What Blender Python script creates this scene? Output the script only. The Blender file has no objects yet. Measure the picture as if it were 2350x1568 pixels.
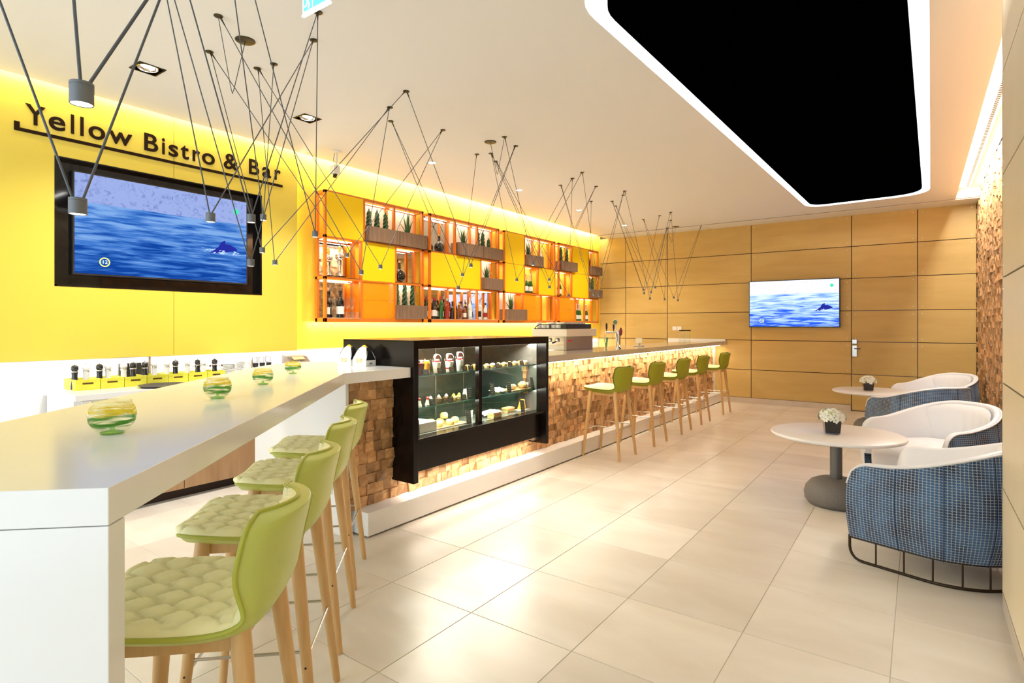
import bpy, bmesh, math, random
from mathutils import Vector, Matrix
PI = math.pi
sc = bpy.context.scene
COL = sc.collection

# ---------------------------------------------------------------- camera, world, exposure
YAW = math.radians(35.683)
cam_d = bpy.data.cameras.new('camera'); cam = bpy.data.objects.new('camera', cam_d); COL.objects.link(cam)
cam.location = (0, 0, 1.46); cam.rotation_euler = (PI/2, 0, YAW)
cam_d.sensor_width = 36; cam_d.lens = 1302/2350*36; cam_d.shift_y = -0.01617
cam_d.clip_start = 0.02; cam_d.clip_end = 100
sc.camera = cam
w = bpy.data.worlds.new('daylight'); sc.world = w; w.use_nodes = True
w.node_tree.nodes['Background'].inputs[0].default_value = (0.76, 0.89, 1.0, 1)
w.node_tree.nodes['Background'].inputs[1].default_value = 2.0
sc.view_settings.view_transform = 'Standard'; sc.view_settings.look = 'None'
sc.view_settings.gamma = 1; sc.view_settings.use_curve_mapping = False
sc.view_settings.exposure = 0.50
sc.cycles.max_bounces = 7; sc.cycles.diffuse_bounces = 4; sc.cycles.glossy_bounces = 4
sc.cycles.transmission_bounces = 6; sc.cycles.transparent_max_bounces = 24
sc.cycles.sample_clamp_indirect = 6.0
sc.cycles.caustics_reflective = False; sc.cycles.caustics_refractive = False
sc.cycles.use_denoising = True

WARM = (1.0, 0.83, 0.60)
def area(name, loc, size, power, color=WARM, rot=(0, 0, 0)):
    d = bpy.data.lights.new(name, 'AREA'); d.shape = 'RECTANGLE'; d.size, d.size_y = size
    d.energy = power; d.color = color
    o = bpy.data.objects.new(name, d); COL.objects.link(o); o.location = loc; o.rotation_euler = rot
    return o
R90 = PI/2
# ceiling cove beside the yellow wall, hidden above the ceiling edge
area('cove_led', (-5.50, 3.5, 3.43), (0.05, 12.0), 60, (1, .86, .60), (0, math.radians(60), 0))
area('cove_led_far', (-5.50, 9.0, 3.43), (0.05, 4.3), 24, (1, .86, .60), (0, math.radians(60), 0))
# slot beside the block wall on the right
area('slot_led', (0.47, 7.2, 3.44), (0.05, 6.5), 130, (1, .95, .85), (0, math.radians(-40), 0))
# under the bar worktop
area('bar_led', (-3.09, 7.95, 1.068), (0.05, 6.3), 17, (1, .80, .52), (0, math.radians(15), 0))
# under the display case and behind the plinth
area('case_led', (-3.08, 3.85, 0.296), (0.12, 1.7), 7, (1, .86, .72))
# white back panel strip
area('splash_led', (-5.64, 3.8, 1.172), (0.03, 12.0), 40, (1, .93, .85))
area('splash_led_far', (-5.64, 9.5, 1.172), (0.03, 3.2), 8, (1, .90, .75))
# edge of the television wall
area('edge_led', (-5.63, 3.725, 2.25), (0.03, 2.1), 9, (1, .88, .6), (R90, 0, math.radians(180)))
# under the shelf units
area('shelf_led', (-5.60, 7.3, 1.485), (0.03, 6.8), 20, (1, .85, .58), (0, math.radians(20), 0))

# ---------------------------------------------------------------- mesh helper
class MB:
    def __init__(s): s.v = []; s.f = []; s.uv = {}
    def add(s, vs, fs):
        n = len(s.v); s.v += [tuple(v) for v in vs]; s.f += [tuple(i+n for i in f) for f in fs]; return s
    def box(s, x0, x1, y0, y1, z0, z1):
        vs = [(x, y, z) for z in (z0, z1) for y in (y0, y1) for x in (x0, x1)]
        return s.add(vs, [(0, 2, 3, 1), (4, 5, 7, 6), (0, 1, 5, 4), (2, 6, 7, 3), (0, 4, 6, 2), (1, 3, 7, 5)])
    def prism(s, poly, z0, z1):
        n = len(poly); a = sum(poly[i][0]*poly[(i+1) % n][1]-poly[(i+1) % n][0]*poly[i][1] for i in range(n))
        if a < 0: poly = poly[::-1]
        vs = [(x, y, z0) for x, y in poly]+[(x, y, z1) for x, y in poly]
        return s.add(vs, [tuple(range(n))[::-1], tuple(range(n, 2*n))]+[(i, (i+1) % n, n+(i+1) % n, n+i) for i in range(n)])
    def lathe(s, prof, n=20, c=(0, 0, 0), cap=True):
        base = len(s.v); rings = []
        for r, z in prof:
            if r < 1e-6: rings.append([len(s.v)]); s.v.append((c[0], c[1], c[2]+z))
            else:
                rings.append(list(range(len(s.v), len(s.v)+n)))
                s.v += [(c[0]+r*math.cos(2*PI*k/n), c[1]+r*math.sin(2*PI*k/n), c[2]+z) for k in range(n)]
        for a, b in zip(rings, rings[1:]):
            for k in range(n):
                k2 = (k+1) % n
                if len(a) == 1 and len(b) == 1: continue
                if len(a) == 1: s.f.append((a[0], b[k2], b[k]))
                elif len(b) == 1: s.f.append((a[k], a[k2], b[0]))
                else: s.f.append((a[k], a[k2], b[k2], b[k]))
        if cap:
            if len(rings[0]) > 1: s.f.append(tuple(rings[0][::-1]))
            if len(rings[-1]) > 1: s.f.append(tuple(rings[-1]))
        return s
    def tube(s, pts, r, n=8, closed=False):
        pts = [Vector(p) for p in pts]; m = len(pts)
        rs = r if isinstance(r, (list, tuple)) else [r]*m
        rings = []; up = None
        for i, p in enumerate(pts):
            if closed: t = (pts[(i+1) % m]-pts[i-1]).normalized()
            else: t = (pts[min(i+1, m-1)]-pts[max(i-1, 0)]).normalized()
            if up is None: up = t.orthogonal().normalized()
            up = (up-t*up.dot(t)); up = up.normalized() if up.length > 1e-6 else t.orthogonal().normalized()
            b = t.cross(up); rings.append(list(range(len(s.v), len(s.v)+n)))
            s.v += [tuple(p+rs[i]*(math.cos(2*PI*k/n)*up+math.sin(2*PI*k/n)*b)) for k in range(n)]
        pr = list(zip(rings, rings[1:]))+([(rings[-1], rings[0])] if closed else [])
        for a, c in pr:
            for k in range(n): s.f.append((a[k], a[(k+1) % n], c[(k+1) % n], c[k]))
        if not closed: s.f.append(tuple(rings[0][::-1])); s.f.append(tuple(rings[-1]))
        return s
    def cyl(s, p0, p1, r0, r1=None, n=12): return s.tube([p0, p1], [r0, r0 if r1 is None else r1], n)
    def grid(s, fn, nu, nv, flip=False, closeu=False, uvfn=None):
        n = len(s.v); W = nu if closeu else nu+1
        for j in range(nv+1):
            for i in range(W): s.v.append(tuple(fn(i/nu, j/nv)))
        for j in range(nv):
            for i in range(nu):
                a = n+j*W+i; b = n+j*W+(i+1) % W if closeu else a+1; c = b+W; d = a+W
                s.f.append((a, d, c, b) if flip else (a, b, c, d))
                if uvfn:
                    q = [(i, j), (i+1, j), (i+1, j+1), (i, j+1)]
                    if flip: q = [q[0], q[3], q[2], q[1]]
                    s.uv[len(s.f)-1] = [uvfn(x/nu, y/nv) for x, y in q]
        return s
    def ball(s, c, r, n=12, m=8, sc=(1, 1, 1)):
        prof = [(r*math.sin(PI*i/m), -r*math.cos(PI*i/m)) for i in range(m+1)]
        b = len(s.v); s.lathe([(0 if i in (0, m) else p[0], p[1]) for i, p in enumerate(prof)], n, (0, 0, 0), False)
        for i in range(b, len(s.v)):
            x, y, z = s.v[i]; s.v[i] = (c[0]+x*sc[0], c[1]+y*sc[1], c[2]+z*sc[2])
        return s
    def xform(s, M, start=0):
        for i in range(start, len(s.v)): s.v[i] = tuple(M @ Vector(s.v[i]))
        return s
    def mesh(s, name, m=None, smooth=None):
        me = bpy.data.meshes.new(name); me.from_pydata(s.v, [], s.f)
        if s.uv:
            l = me.uv_layers.new(name='UVMap')
            for p in me.polygons:
                q = s.uv.get(p.index)
                if q:
                    for k, li in enumerate(p.loop_indices): l.data[li].uv = q[k]
        me.validate(); me.update()
        if m: me.materials.append(m)
        if smooth is not None:
            for p in me.polygons: p.use_smooth = True
            me.set_sharp_from_angle(angle=math.radians(smooth))
        return me
    def build(s, name, m, parent=None, smooth=None, bevel=None, loc=None):
        o = put(name, s.mesh(name, m, smooth), parent, loc)
        if bevel:
            b = o.modifiers.new('b', 'BEVEL'); b.width = bevel; b.segments = 2; b.limit_method = 'ANGLE'
        return o
def put(name, me, parent=None, loc=None, rot=None):
    o = bpy.data.objects.new(name, me); COL.objects.link(o)
    if parent: o.parent = parent
    if loc: o.location = loc
    if rot: o.rotation_euler = rot
    return o
def thing(name, label, cat, loc=(0, 0, 0), rz=0, group=None):
    o = bpy.data.objects.new(name, None); COL.objects.link(o); o.empty_display_size = .1
    o.location = loc; o.rotation_euler = (0, 0, rz)
    return tag(o, label, cat, group)
def tag(o, label, cat, group=None):
    o['label'] = label; o['category'] = cat
    if group: o['group'] = group
    return o
def struct(o): o['kind'] = 'structure'; return o
def stuff(o): o['kind'] = 'stuff'; return o
def dup(root, loc, rz=0, label=None, group=None):
    kids = {}
    for ch in root.children_recursive: kids.setdefault(ch.parent, []).append(ch)
    def rec(o, par):
        c = o.copy(); COL.objects.link(c)
        if par: c.parent = par
        for k in kids.get(o, []): rec(k, c)
        return c
    r = rec(root, None); r.location = loc; r.rotation_euler = (0, 0, rz)
    if label: r['label'] = label
    if group: r['group'] = group
    return r

# ---------------------------------------------------------------- materials
def mat(name, color=(.8, .8, .8), rough=.5, metal=0, spec=.5, noise=None, bump=None, rnd=0, emit=None, es=1, alpha=None, coat=0, trans=0, sheen=0, island=False):
    """noise=(scale xyz, color2, contrast) ; bump=(scale, strength)"""
    m = bpy.data.materials.new(name); m.use_nodes = True; nt = m.node_tree; N = nt.nodes; L = nt.links
    b = N['Principled BSDF']; b.inputs['Base Color'].default_value = (*color, 1); b.inputs['Roughness'].default_value = rough
    b.inputs['Metallic'].default_value = metal; b.inputs['Specular IOR Level'].default_value = spec
    if coat: b.inputs['Coat Weight'].default_value = coat; b.inputs['Coat Roughness'].default_value = .08
    if trans: b.inputs['Transmission Weight'].default_value = trans
    if sheen: b.inputs['Sheen Weight'].default_value = sheen
    if alpha is not None: b.inputs['Alpha'].default_value = alpha
    if emit: b.inputs['Emission Color'].default_value = (*emit, 1); b.inputs['Emission Strength'].default_value = es
    col = None
    if noise:
        scale, c2, con = noise
        tc = N.new('ShaderNodeTexCoord'); mp = N.new('ShaderNodeMapping'); nz = N.new('ShaderNodeTexNoise'); rp = N.new('ShaderNodeValToRGB')
        mp.inputs['Scale'].default_value = scale if isinstance(scale, tuple) else (scale,)*3
        L.new(tc.outputs['Object'], mp.inputs[0])
        vec = mp.outputs[0]
        if rnd or island:
            oi = N.new('ShaderNodeNewGeometry') if island else N.new('ShaderNodeObjectInfo')
            ad = N.new('ShaderNodeVectorMath'); ad.operation = 'ADD'; ml = N.new('ShaderNodeMath'); ml.operation = 'MULTIPLY'; ml.inputs[1].default_value = 37
            L.new(oi.outputs['Random Per Island' if island else 'Random'], ml.inputs[0]); L.new(vec, ad.inputs[0]); L.new(ml.outputs[0], ad.inputs[1]); vec = ad.outputs[0]
        L.new(vec, nz.inputs['Vector']); nz.inputs['Scale'].default_value = 1; nz.inputs['Detail'].default_value = 6
        nz.inputs['Distortion'].default_value = .6
        rp.color_ramp.elements[0].position = .5-con; rp.color_ramp.elements[1].position = .5+con
        rp.color_ramp.elements[0].color = (*color, 1); rp.color_ramp.elements[1].color = (*c2, 1)
        L.new(nz.outputs[0], rp.inputs[0]); col = rp.outputs[0]
    if rnd:
        oi = N.new('ShaderNodeNewGeometry') if island else N.new('ShaderNodeObjectInfo')
        mr = N.new('ShaderNodeMapRange'); mr.inputs[3].default_value = 1-rnd; mr.inputs[4].default_value = 1+rnd
        L.new(oi.outputs['Random Per Island' if island else 'Random'], mr.inputs[0])
        hs = N.new('ShaderNodeHueSaturation'); hs.inputs['Color'].default_value = (*color, 1)
        if col: L.new(col, hs.inputs['Color'])
        L.new(mr.outputs[0], hs.inputs['Value']); col = hs.outputs[0]
    if col: L.new(col, b.inputs['Base Color'])
    if bump:
        tc = N.new('ShaderNodeTexCoord'); nz = N.new('ShaderNodeTexNoise'); bp = N.new('ShaderNodeBump'); mp = N.new('ShaderNodeMapping')
        sc_ = bump[0]; mp.inputs['Scale'].default_value = sc_ if isinstance(sc_, tuple) else (sc_,)*3
        L.new(tc.outputs['Object'], mp.inputs[0]); L.new(mp.outputs[0], nz.inputs['Vector']); nz.inputs['Scale'].default_value = 1; nz.inputs['Detail'].default_value = 4
        L.new(nz.outputs[0], bp.inputs['Height']); bp.inputs['Strength'].default_value = bump[1]; bp.inputs['Distance'].default_value = .004
        L.new(bp.outputs[0], b.inputs['Normal'])
    return m
def emis(name, color, s):
    m = bpy.data.materials.new(name); m.use_nodes = True; nt = m.node_tree; nt.nodes.clear()
    e = nt.nodes.new('ShaderNodeEmission'); e.inputs[0].default_value = (*color, 1); e.inputs[1].default_value = s
    o = nt.nodes.new('ShaderNodeOutputMaterial'); nt.links.new(e.outputs[0], o.inputs[0]); return m
def glass(name, tint=(1, 1, 1), refl=.12, rough=.02):
    """thin clear sheet: transparent with a fresnel reflection"""
    m = bpy.data.materials.new(name); m.use_nodes = True; nt = m.node_tree; nt.nodes.clear(); L = nt.links
    t = nt.nodes.new('ShaderNodeBsdfTransparent'); t.inputs[0].default_value = (*tint, 1)
    g = nt.nodes.new('ShaderNodeBsdfGlossy'); g.inputs['Roughness'].default_value = rough
    f = nt.nodes.new('ShaderNodeLayerWeight'); f.inputs[0].default_value = .5
    pw = nt.nodes.new('ShaderNodeMath'); pw.operation = 'POWER'; pw.inputs[1].default_value = 4; L.new(f.outputs['Facing'], pw.inputs[0]); f = pw
    a = nt.nodes.new('ShaderNodeMath'); a.operation = 'MULTIPLY_ADD'; a.inputs[1].default_value = .8; a.inputs[2].default_value = refl*.5; a.use_clamp = True
    x = nt.nodes.new('ShaderNodeMixShader'); o = nt.nodes.new('ShaderNodeOutputMaterial')
    L.new(f.outputs[0], a.inputs[0]); L.new(a.outputs[0], x.inputs[0]); L.new(t.outputs[0], x.inputs[1]); L.new(g.outputs[0], x.inputs[2]); L.new(x.outputs[0], o.inputs[0])
    return m
M = {}
M['floor'] = mat('stone_tile', (.67, .60, .515), .32, noise=((1.6, 4.0, 2), (.78, .73, .655), .24), rnd=.07, spec=.5, bump=((8, 20, 8), .12))
M['grout'] = mat('grout', (.60, .54, .46), .8)
M['ceil'] = mat('ceiling_paint', (.80, .785, .765), .7, spec=.2)
M['white'] = mat('white_paint', (.82, .81, .80), .5)
M['line'] = mat('shadow_line', (.35, .33, .30), .8)
M['doorframe'] = mat('door_edge', (.16, .13, .10), .5)
M['black'] = mat('black_stretch', (.0004, .0003, .0003), 1, spec=0)
M['solid'] = mat('white_solid_surface', (.80, .80, .80), .16, spec=.5, noise=(2.0, (.83, .83, .83), .4))
M['yellow'] = mat('yellow_gloss_panel', (.80, .635, .09), .16, spec=.5, coat=.3, noise=(.5, (.78, .61, .08), .3))
M['yellowwall'] = mat('yellow_wall', (.86, .64, .07), .45)
M['yellowdoor'] = mat('yellow_shelf_door', (1.0, .70, .008), .5, spec=.3)
M['backpanel'] = mat('plywood_back_panel', (.52, .345, .105), .42, noise=((1.2, 1.2, 7), (.61, .43, .15), .28), rnd=.05, spec=.35, bump=((40, 40, 160), .05))
M['pierpanel'] = mat('pale_plywood_panel', (.79, .67, .47), .4, noise=((2, 2, 1.0), (.83, .73, .54), .25), rnd=.03, spec=.35)
M['joint'] = mat('dark_joint', (.035, .018, .012), .8)
M['steel'] = mat('brushed_steel', (.62, .60, .58), .25, metal=1)
M['chrome'] = mat('chrome', (.85, .83, .80), .08, metal=1)
M['stonebase'] = mat('stone_baseboard', (.55, .47, .38), .4, noise=(6, (.64, .56, .47), .25))
M['block'] = mat('wood_block', (.36, .175, .065), .6, noise=((14, 14, 22), (.60, .36, .17), .22), rnd=.38, bump=(60, .5))
M['blocks'] = mat('wood_blocks', (.36, .175, .065), .6, noise=((14, 14, 22), (.60, .36, .17), .22), rnd=.38, island=True, bump=(60, .5))
M['cab'] = mat('oak_cabinet', (.36, .20, .095), .45, noise=((14, 14, 1.6), (.50, .31, .16), .25), bump=((60, 60, 6), .15))
M['casewood'] = mat('black_wenge', (.005, .0035, .003), .2, spec=.22, noise=((30, 30, 2), (.010, .006, .005), .3))
M['caseback'] = mat('case_interior', (.20, .19, .17), .25, metal=.5)
M['orange'] = mat('orange_shelf_frame', (.72, .20, .02), .35)
M['orange2'] = mat('orange_drawer', (.90, .33, .01), .3)
M['frosted'] = mat('orange_glass', (.95, .42, .01), .25, alpha=.72)
M['paleback'] = mat('pale_back_panel', (.80, .66, .55), .5, noise=((20, 20, 2), (.86, .74, .64), .3))
M['mirror'] = mat('mirror', (.80, .80, .80), .03, metal=1)
M['planter'] = mat('grey_wood_planter', (.16, .095, .06), .6, noise=((40, 40, 3), (.27, .175, .12), .25))
M['leaf'] = mat('aloe_leaf', (.035, .10, .028), .4, noise=(30, (.07, .17, .05), .3))
M['leaf2'] = mat('twisted_leaf', (.015, .065, .02), .45, noise=(40, (.04, .13, .04), .3))
M['led'] = emis('led', (1, .90, .74), 14)
M['ledring'] = emis('led_ring', (1, .97, .92), 30)
M['lamp'] = emis('downlight', (1, .95, .85), 30)
M['dark'] = mat('dark_metal', (.045, .038, .032), .4, metal=.6)
M['rod'] = mat('graphite_rod', (.085, .095, .115), .42, metal=.35)
M['rodhead'] = mat('graphite_head', (.14, .155, .175), .5, metal=.3)
M['bronze'] = mat('bronze_canopy', (.07, .05, .018), .35, metal=.7)
M['oak'] = mat('oak_leg', (.58, .34, .13), .42, noise=((45, 45, 5), (.70, .45, .20), .25), bump=((120, 120, 8), .1))
M['pad'] = mat('lime_leather_pad', (.95, .88, .46), .42, spec=.45, bump=(260, .12), noise=(4, (.96, .92, .54), .3))
M['shell'] = mat('lime_leather_shell', (.50, .56, .125), .40, spec=.45, bump=(220, .12))
M['piping'] = mat('lime_piping', (.42, .45, .05), .45)
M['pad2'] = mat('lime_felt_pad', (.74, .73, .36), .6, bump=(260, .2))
M['shell2'] = mat('lime_felt_shell_warmlit', (.30, .32, .012), .75, bump=(300, .3), noise=(120, (.35, .37, .02), .3))  # grainy felt; the warmer light along the bar is put into its olive
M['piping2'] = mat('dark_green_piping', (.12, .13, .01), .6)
M['bluewhite'] = mat('white_leather', (.74, .74, .77), .38, spec=.5, bump=(9, .35))
M['tabletop'] = mat('white_table_top', (.82, .81, .81), .3)
M['castbase'] = mat('grey_cast_base', (.12, .108, .095), .6, noise=(220, (.20, .18, .165), .2), bump=(250, .5))
M['pole'] = mat('grey_pole', (.13, .13, .125), .35, metal=.4)
M['pot'] = mat('black_glass_pot', (.012, .010, .012), .06, spec=.6)
M['petal'] = mat('white_petal', (.86, .86, .74), .5)
M['petal2'] = mat('green_petal', (.62, .68, .30), .5)
M['clear'] = glass('clear_glass', (.97, .99, .97), .10)
M['caseglass'] = glass('case_glass', (.97, .98, .97), .07)
M['greenglass'] = glass('glass_shelf', (.70, .93, .84), .18)
M['gedge'] = mat('green_glass_edge', (.01, .16, .10), .1)
M['cwhite'] = mat('white_ceramic', (.85, .84, .82), .15, coat=.5)
M['cblack'] = mat('black_ceramic', (.012, .012, .014), .08, coat=.5)
M['crate'] = mat('yellow_painted_crate', (.55, .52, .03), .6, noise=((8, 8, 25), (.72, .68, .06), .25))
M['cratein'] = mat('brown_crate_inside', (.20, .10, .04), .8)
M['paper'] = mat('white_card', (.86, .86, .84), .5)
M['blackcard'] = mat('black_card', (.012, .012, .012), .5)
M['chalk'] = mat('chalk_writing', (.45, .50, .22), .8)
M['gold'] = mat('gold_print', (.72, .58, .12), .5)
M['glasswine'] = mat('dark_bottle_glass', (.012, .010, .008), .06, coat=.4)
M['glassgreen'] = mat('green_bottle_glass', (.006, .10, .012), .06, coat=.4)
M['glassamber'] = mat('amber_bottle_glass', (.16, .045, .008), .06, coat=.4)
M['glassred'] = mat('red_spirit', (.35, .03, .01), .06, coat=.4)
M['glassclear'] = mat('clear_spirit', (.62, .66, .66), .06, coat=.4)
M['foil'] = mat('silver_foil', (.75, .75, .74), .3, metal=.9)
M['cork'] = mat('cork', (.62, .42, .22), .8)
M['redfoil'] = mat('red_cap', (.35, .02, .02), .4)
M['bread'] = mat('bread_crust', (.62, .34, .12), .7, noise=(40, (.80, .58, .28), .25), bump=(60, .5))
M['scone'] = mat('scone', (.80, .58, .25), .7, noise=(45, (.62, .40, .15), .25), bump=(70, .6))
M['choc'] = mat('chocolate', (.17, .075, .035), .5)
M['custard'] = mat('custard', (.85, .58, .08), .4, noise=(50, (.80, .40, .05), .2))
M['cream'] = mat('cream', (.88, .84, .70), .5)
M['berry'] = mat('berry', (.55, .02, .02), .35)
M['juice'] = mat('dark_red_juice', (.22, .008, .012), .2)
M['fruit'] = mat('orange_fruit', (.88, .42, .04), .4)
M['yog'] = mat('yoghurt', (.84, .82, .78), .4)
M['salad'] = mat('sandwich_green', (.40, .46, .12), .6)
M['tomato'] = mat('tomato', (.72, .08, .03), .4)
M['board'] = mat('wood_board', (.55, .33, .14), .5)
M['tray'] = mat('dark_tray', (.07, .06, .065), .4)
M['espr'] = mat('machine_white', (.85, .79, .68), .4)
M['espb'] = mat('machine_black', (.014, .010, .008), .3)
M['esps'] = mat('machine_steel', (.36, .30, .27), .28, metal=.7)
M['redprint'] = mat('red_print', (.7, .02, .02), .5)
M['signbrown'] = mat('sign_brown', (.022, .010, .004), .8, spec=.1)
M['nicheblack'] = mat('niche_black_glass', (.006, .005, .005), .05, spec=.5)
M['bezel'] = mat('tv_bezel', (.02, .02, .022), .3)
M['whale'] = emis('whale_blue', (.02, .03, .36), .75)
M['foam'] = emis('sea_foam', (.50, .65, .98), 1)
M['badge'] = emis('badge_yellow', (.75, .85, .22), 1)
M['badgew'] = emis('badge_white', (.7, .85, 1.0), 1)
M['logo'] = emis('logo_green', (.05, .65, .35), 1)
M['exitg'] = emis('exit_green', (.18, .95, .72), 1.1)
M['exitw'] = emis('exit_white', (.95, 1, 1), 1.3)
M['plastic'] = mat('white_plastic', (.82, .81, .78), .4)
M['greyplastic'] = mat('grey_plastic', (.13, .10, .08), .4)
M['socket'] = mat('socket_white', (.85, .83, .78), .4)
M['warmlens'] = emis('warm_lens', (1, .90, .72), 6)

# ================================================================ THE ROOM
random.seed(7)
floor = struct(MB().box(-5.72, .92, -2.7, 11.22, -.06, -.0025).build('floor', M['grout']))
_tm = {}
G = .0015
for i in range(-7, 5):
    for j in range(-8, 15):
        x0, x1 = -1.847+i*.583, -1.847+(i+1)*.583; y0, y1 = 2.217+j*.608, 2.217+(j+1)*.608
        x0, x1, y0, y1 = max(x0, -5.70)+G, min(x1, .712)-G, max(y0, -2.65)+G, min(y1, 11.18)-G
        if x1-x0 < .03 or y1-y0 < .03 or (x0 > .347 and y1 < 3.855): continue
        k = (round(x1-x0, 4), round(y1-y0, 4))
        if k not in _tm:
            a, b = k[0]/2, k[1]/2; c = .0015
            mb = MB().add([(-a, -b, -.005), (a, -b, -.005), (a, b, -.005), (-a, b, -.005), (-a, -b, -c), (a, -b, -c), (a, b, -c), (-a, b, -c),
                (-a+c, -b+c, 0), (a-c, -b+c, 0), (a-c, b-c, 0), (-a+c, b-c, 0)],
                [(8, 9, 10, 11)]+[(q+p, q+(p+1) % 4, q+4+(p+1) % 4, q+4+p) for q in (0, 4) for p in range(4)])
            _tm[k] = mb.mesh('tile', M['floor'])
        put('tile', _tm[k], floor, ((x0+x1)/2, (y0+y1)/2, 0))

def round_poly(pts, r, n=8):
    out = []
    for i, p in enumerate(pts):
        p = Vector(p); a = Vector(pts[i-1]); b = Vector(pts[(i+1) % len(pts)])
        rr = r[i] if isinstance(r, (list, tuple)) else r
        u = (a-p).normalized(); v = (b-p).normalized(); d = rr
        s, e = p+u*d, p+v*d
        for k in range(n+1):
            t = k/n; out.append(tuple(s*(1-t)**2+p*2*t*(1-t)+e*t*t))
    return out
def flat_holes(name, outer, holes, z0, z1, m, parent=None):
    c = bpy.data.curves.new(name, 'CURVE'); c.dimensions = '2D'; c.fill_mode = 'BOTH'; c.extrude = (z1-z0)/2
    for P in [outer]+holes:
        s = c.splines.new('POLY'); s.points.add(len(P)-1); s.use_cyclic_u = True
        for q, p in zip(s.points, P): q.co = (p[0], p[1], 0, 1)
    t = bpy.data.objects.new('t', c); COL.objects.link(t)
    dg = bpy.context.evaluated_depsgraph_get(); me = bpy.data.meshes.new_from_object(t.evaluated_get(dg))
    bpy.data.objects.remove(t); me.name = name; me.materials.clear(); me.materials.append(m)
    return put(name, me, parent, (0, 0, (z0+z1)/2))
ZC = 3.333
OUT = round_poly([(-1.625, 2.78), (.03, 2.78), (.125, 10.05), (-1.455, 10.15)], [.34, .3, .42, .30])
INN = round_poly([(-1.525, 2.90), (-.075, 2.90), (.035, 9.90), (-1.375, 9.98)], [.30, .26, .40, .24])
sq = lambda x, y, a: [(x-a, y-a), (x+a, y-a), (x+a, y+a), (x-a, y+a)]
DL = [(-4.58, 1.815), (-4.505, 3.095)]
ceil = struct(flat_holes('ceiling', [(-5.47, -2.7), (.347, -2.7), (.347, 3.855), (.43, 3.855), (.43, 10.70), (-5.47, 10.70)],
    [OUT]+[sq(x, y, .085) for x, y in DL], ZC, ZC+.03, M['ceil']))
MB().box(-5.74, .95, -2.7, 11.25, 3.52, 3.58).build('upper_slab', M['white'], ceil)
MB().grid(lambda u, v: (*OUT[int(round(u*len(OUT))) % len(OUT)], 3.34+.18*v), len(OUT), 1, closeu=True).build('recess_side', M['white'], ceil)
pan = thing('stretch_ceiling_panel', 'large black ceiling panel with rounded corners in a glowing light slot', 'ceiling panel', (0, 0, 0))
flat_holes('panel', INN, [], ZC-.004, ZC+.036, M['black'], pan)
INs = round_poly([(-1.475, 2.96), (-.125, 2.96), (-.02, 9.84), (-1.325, 9.92)], [.28, .24, .38, .22])
n_ = len(INs)
MB().grid(lambda u, v: (*INs[int(round(u*n_)) % n_], 3.375+.05*v), n_, 1, closeu=True).build('light_strip', M['ledring'], pan)
struct(MB().box(-5.47, .712, 10.70, 11.20, 3.318, 3.36).build('trim_1', M['white']))
struct(MB().box(-5.47, .43, 10.694, 10.70, 3.322, 3.34).build('trim_2', M['line']))
struct(MB().box(.43, .437, 3.855, 10.70, 3.333, 3.52).build('trim_3', M['white']))
struct(MB().box(.437, .712, 3.855, 10.66, 3.46, 3.50).box(.437, .712, 10.66, 10.72, 3.333, 3.50).build('trim_4', M['white']))
lg = thing('ceiling_air_grille', 'long slotted white air grille in the bright slot over the block wall', 'vent')
g = MB().box(.52, .60, 4.0, 10.55, 3.452, 3.462); g.build('frame', M['white'], lg)
g = MB()
for k in range(110): g.box(.545, .575, 4.1+k*.058, 4.1+k*.058+.03, 3.449, 3.453)
stuff(g.build('slat', M['bronze'], lg))
# hatch lines in the ceiling on the left
hl = MB()
for a, b in (((-4.9, 1.62), (-3.2, 1.62)), ((-4.9, 1.012), (-4.2, 1.012)), ((-3.84, 1.0), (-3.84, 1.62))):
    hl.box(min(a[0], b[0]), max(a[0], b[0])+.003, a[1], max(a[1], b[1])+.003, ZC-.0012, ZC+.001)
hl.build('hatch_joint', M['line'], ceil)
hl = MB().box(-5.06, -5.045, -.5, 1.9, ZC-.003, ZC+.001); hl.build('slot_diffuser', M['line'], ceil)
for k, (x, y) in enumerate(DL):
    t = thing('square_downlight', ['square black recessed ceiling spot above the yellow sign lettering', 'square black recessed ceiling spot over the end of the television wall'][k], 'ceiling light', (x, y, ZC))
    b = MB(); b.box(-.09, .09, -.09, -.078, -.004, .09).box(-.09, .09, .078, .09, -.004, .09).box(-.09, -.078, -.078, .078, -.004, .09).box(.078, .09, -.078, .078, -.004, .09).box(-.09, .09, -.09, .09, .085, .09)
    b.build('housing', M['casewood'], t)
    MB().lathe([(.066, .0), (.07, .004), (.066, .03), (.05, .045)], 24, cap=False).build('reflector_ring', M['chrome'], t, 40)
    MB().lathe([(0, .02), (.045, .018), (.05, .03)], 20, cap=False).build('lens', M['lamp'], t)
    d = bpy.data.lights.new('spot', 'SPOT'); d.energy = 115; d.spot_size = 2.2; d.spot_blend = .8; d.color = (1, .96, .90); d.shadow_soft_size = .06
    o = bpy.data.objects.new('spot_light', d); COL.objects.link(o); o.parent = t; o.location = (0, 0, -.01)
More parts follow.
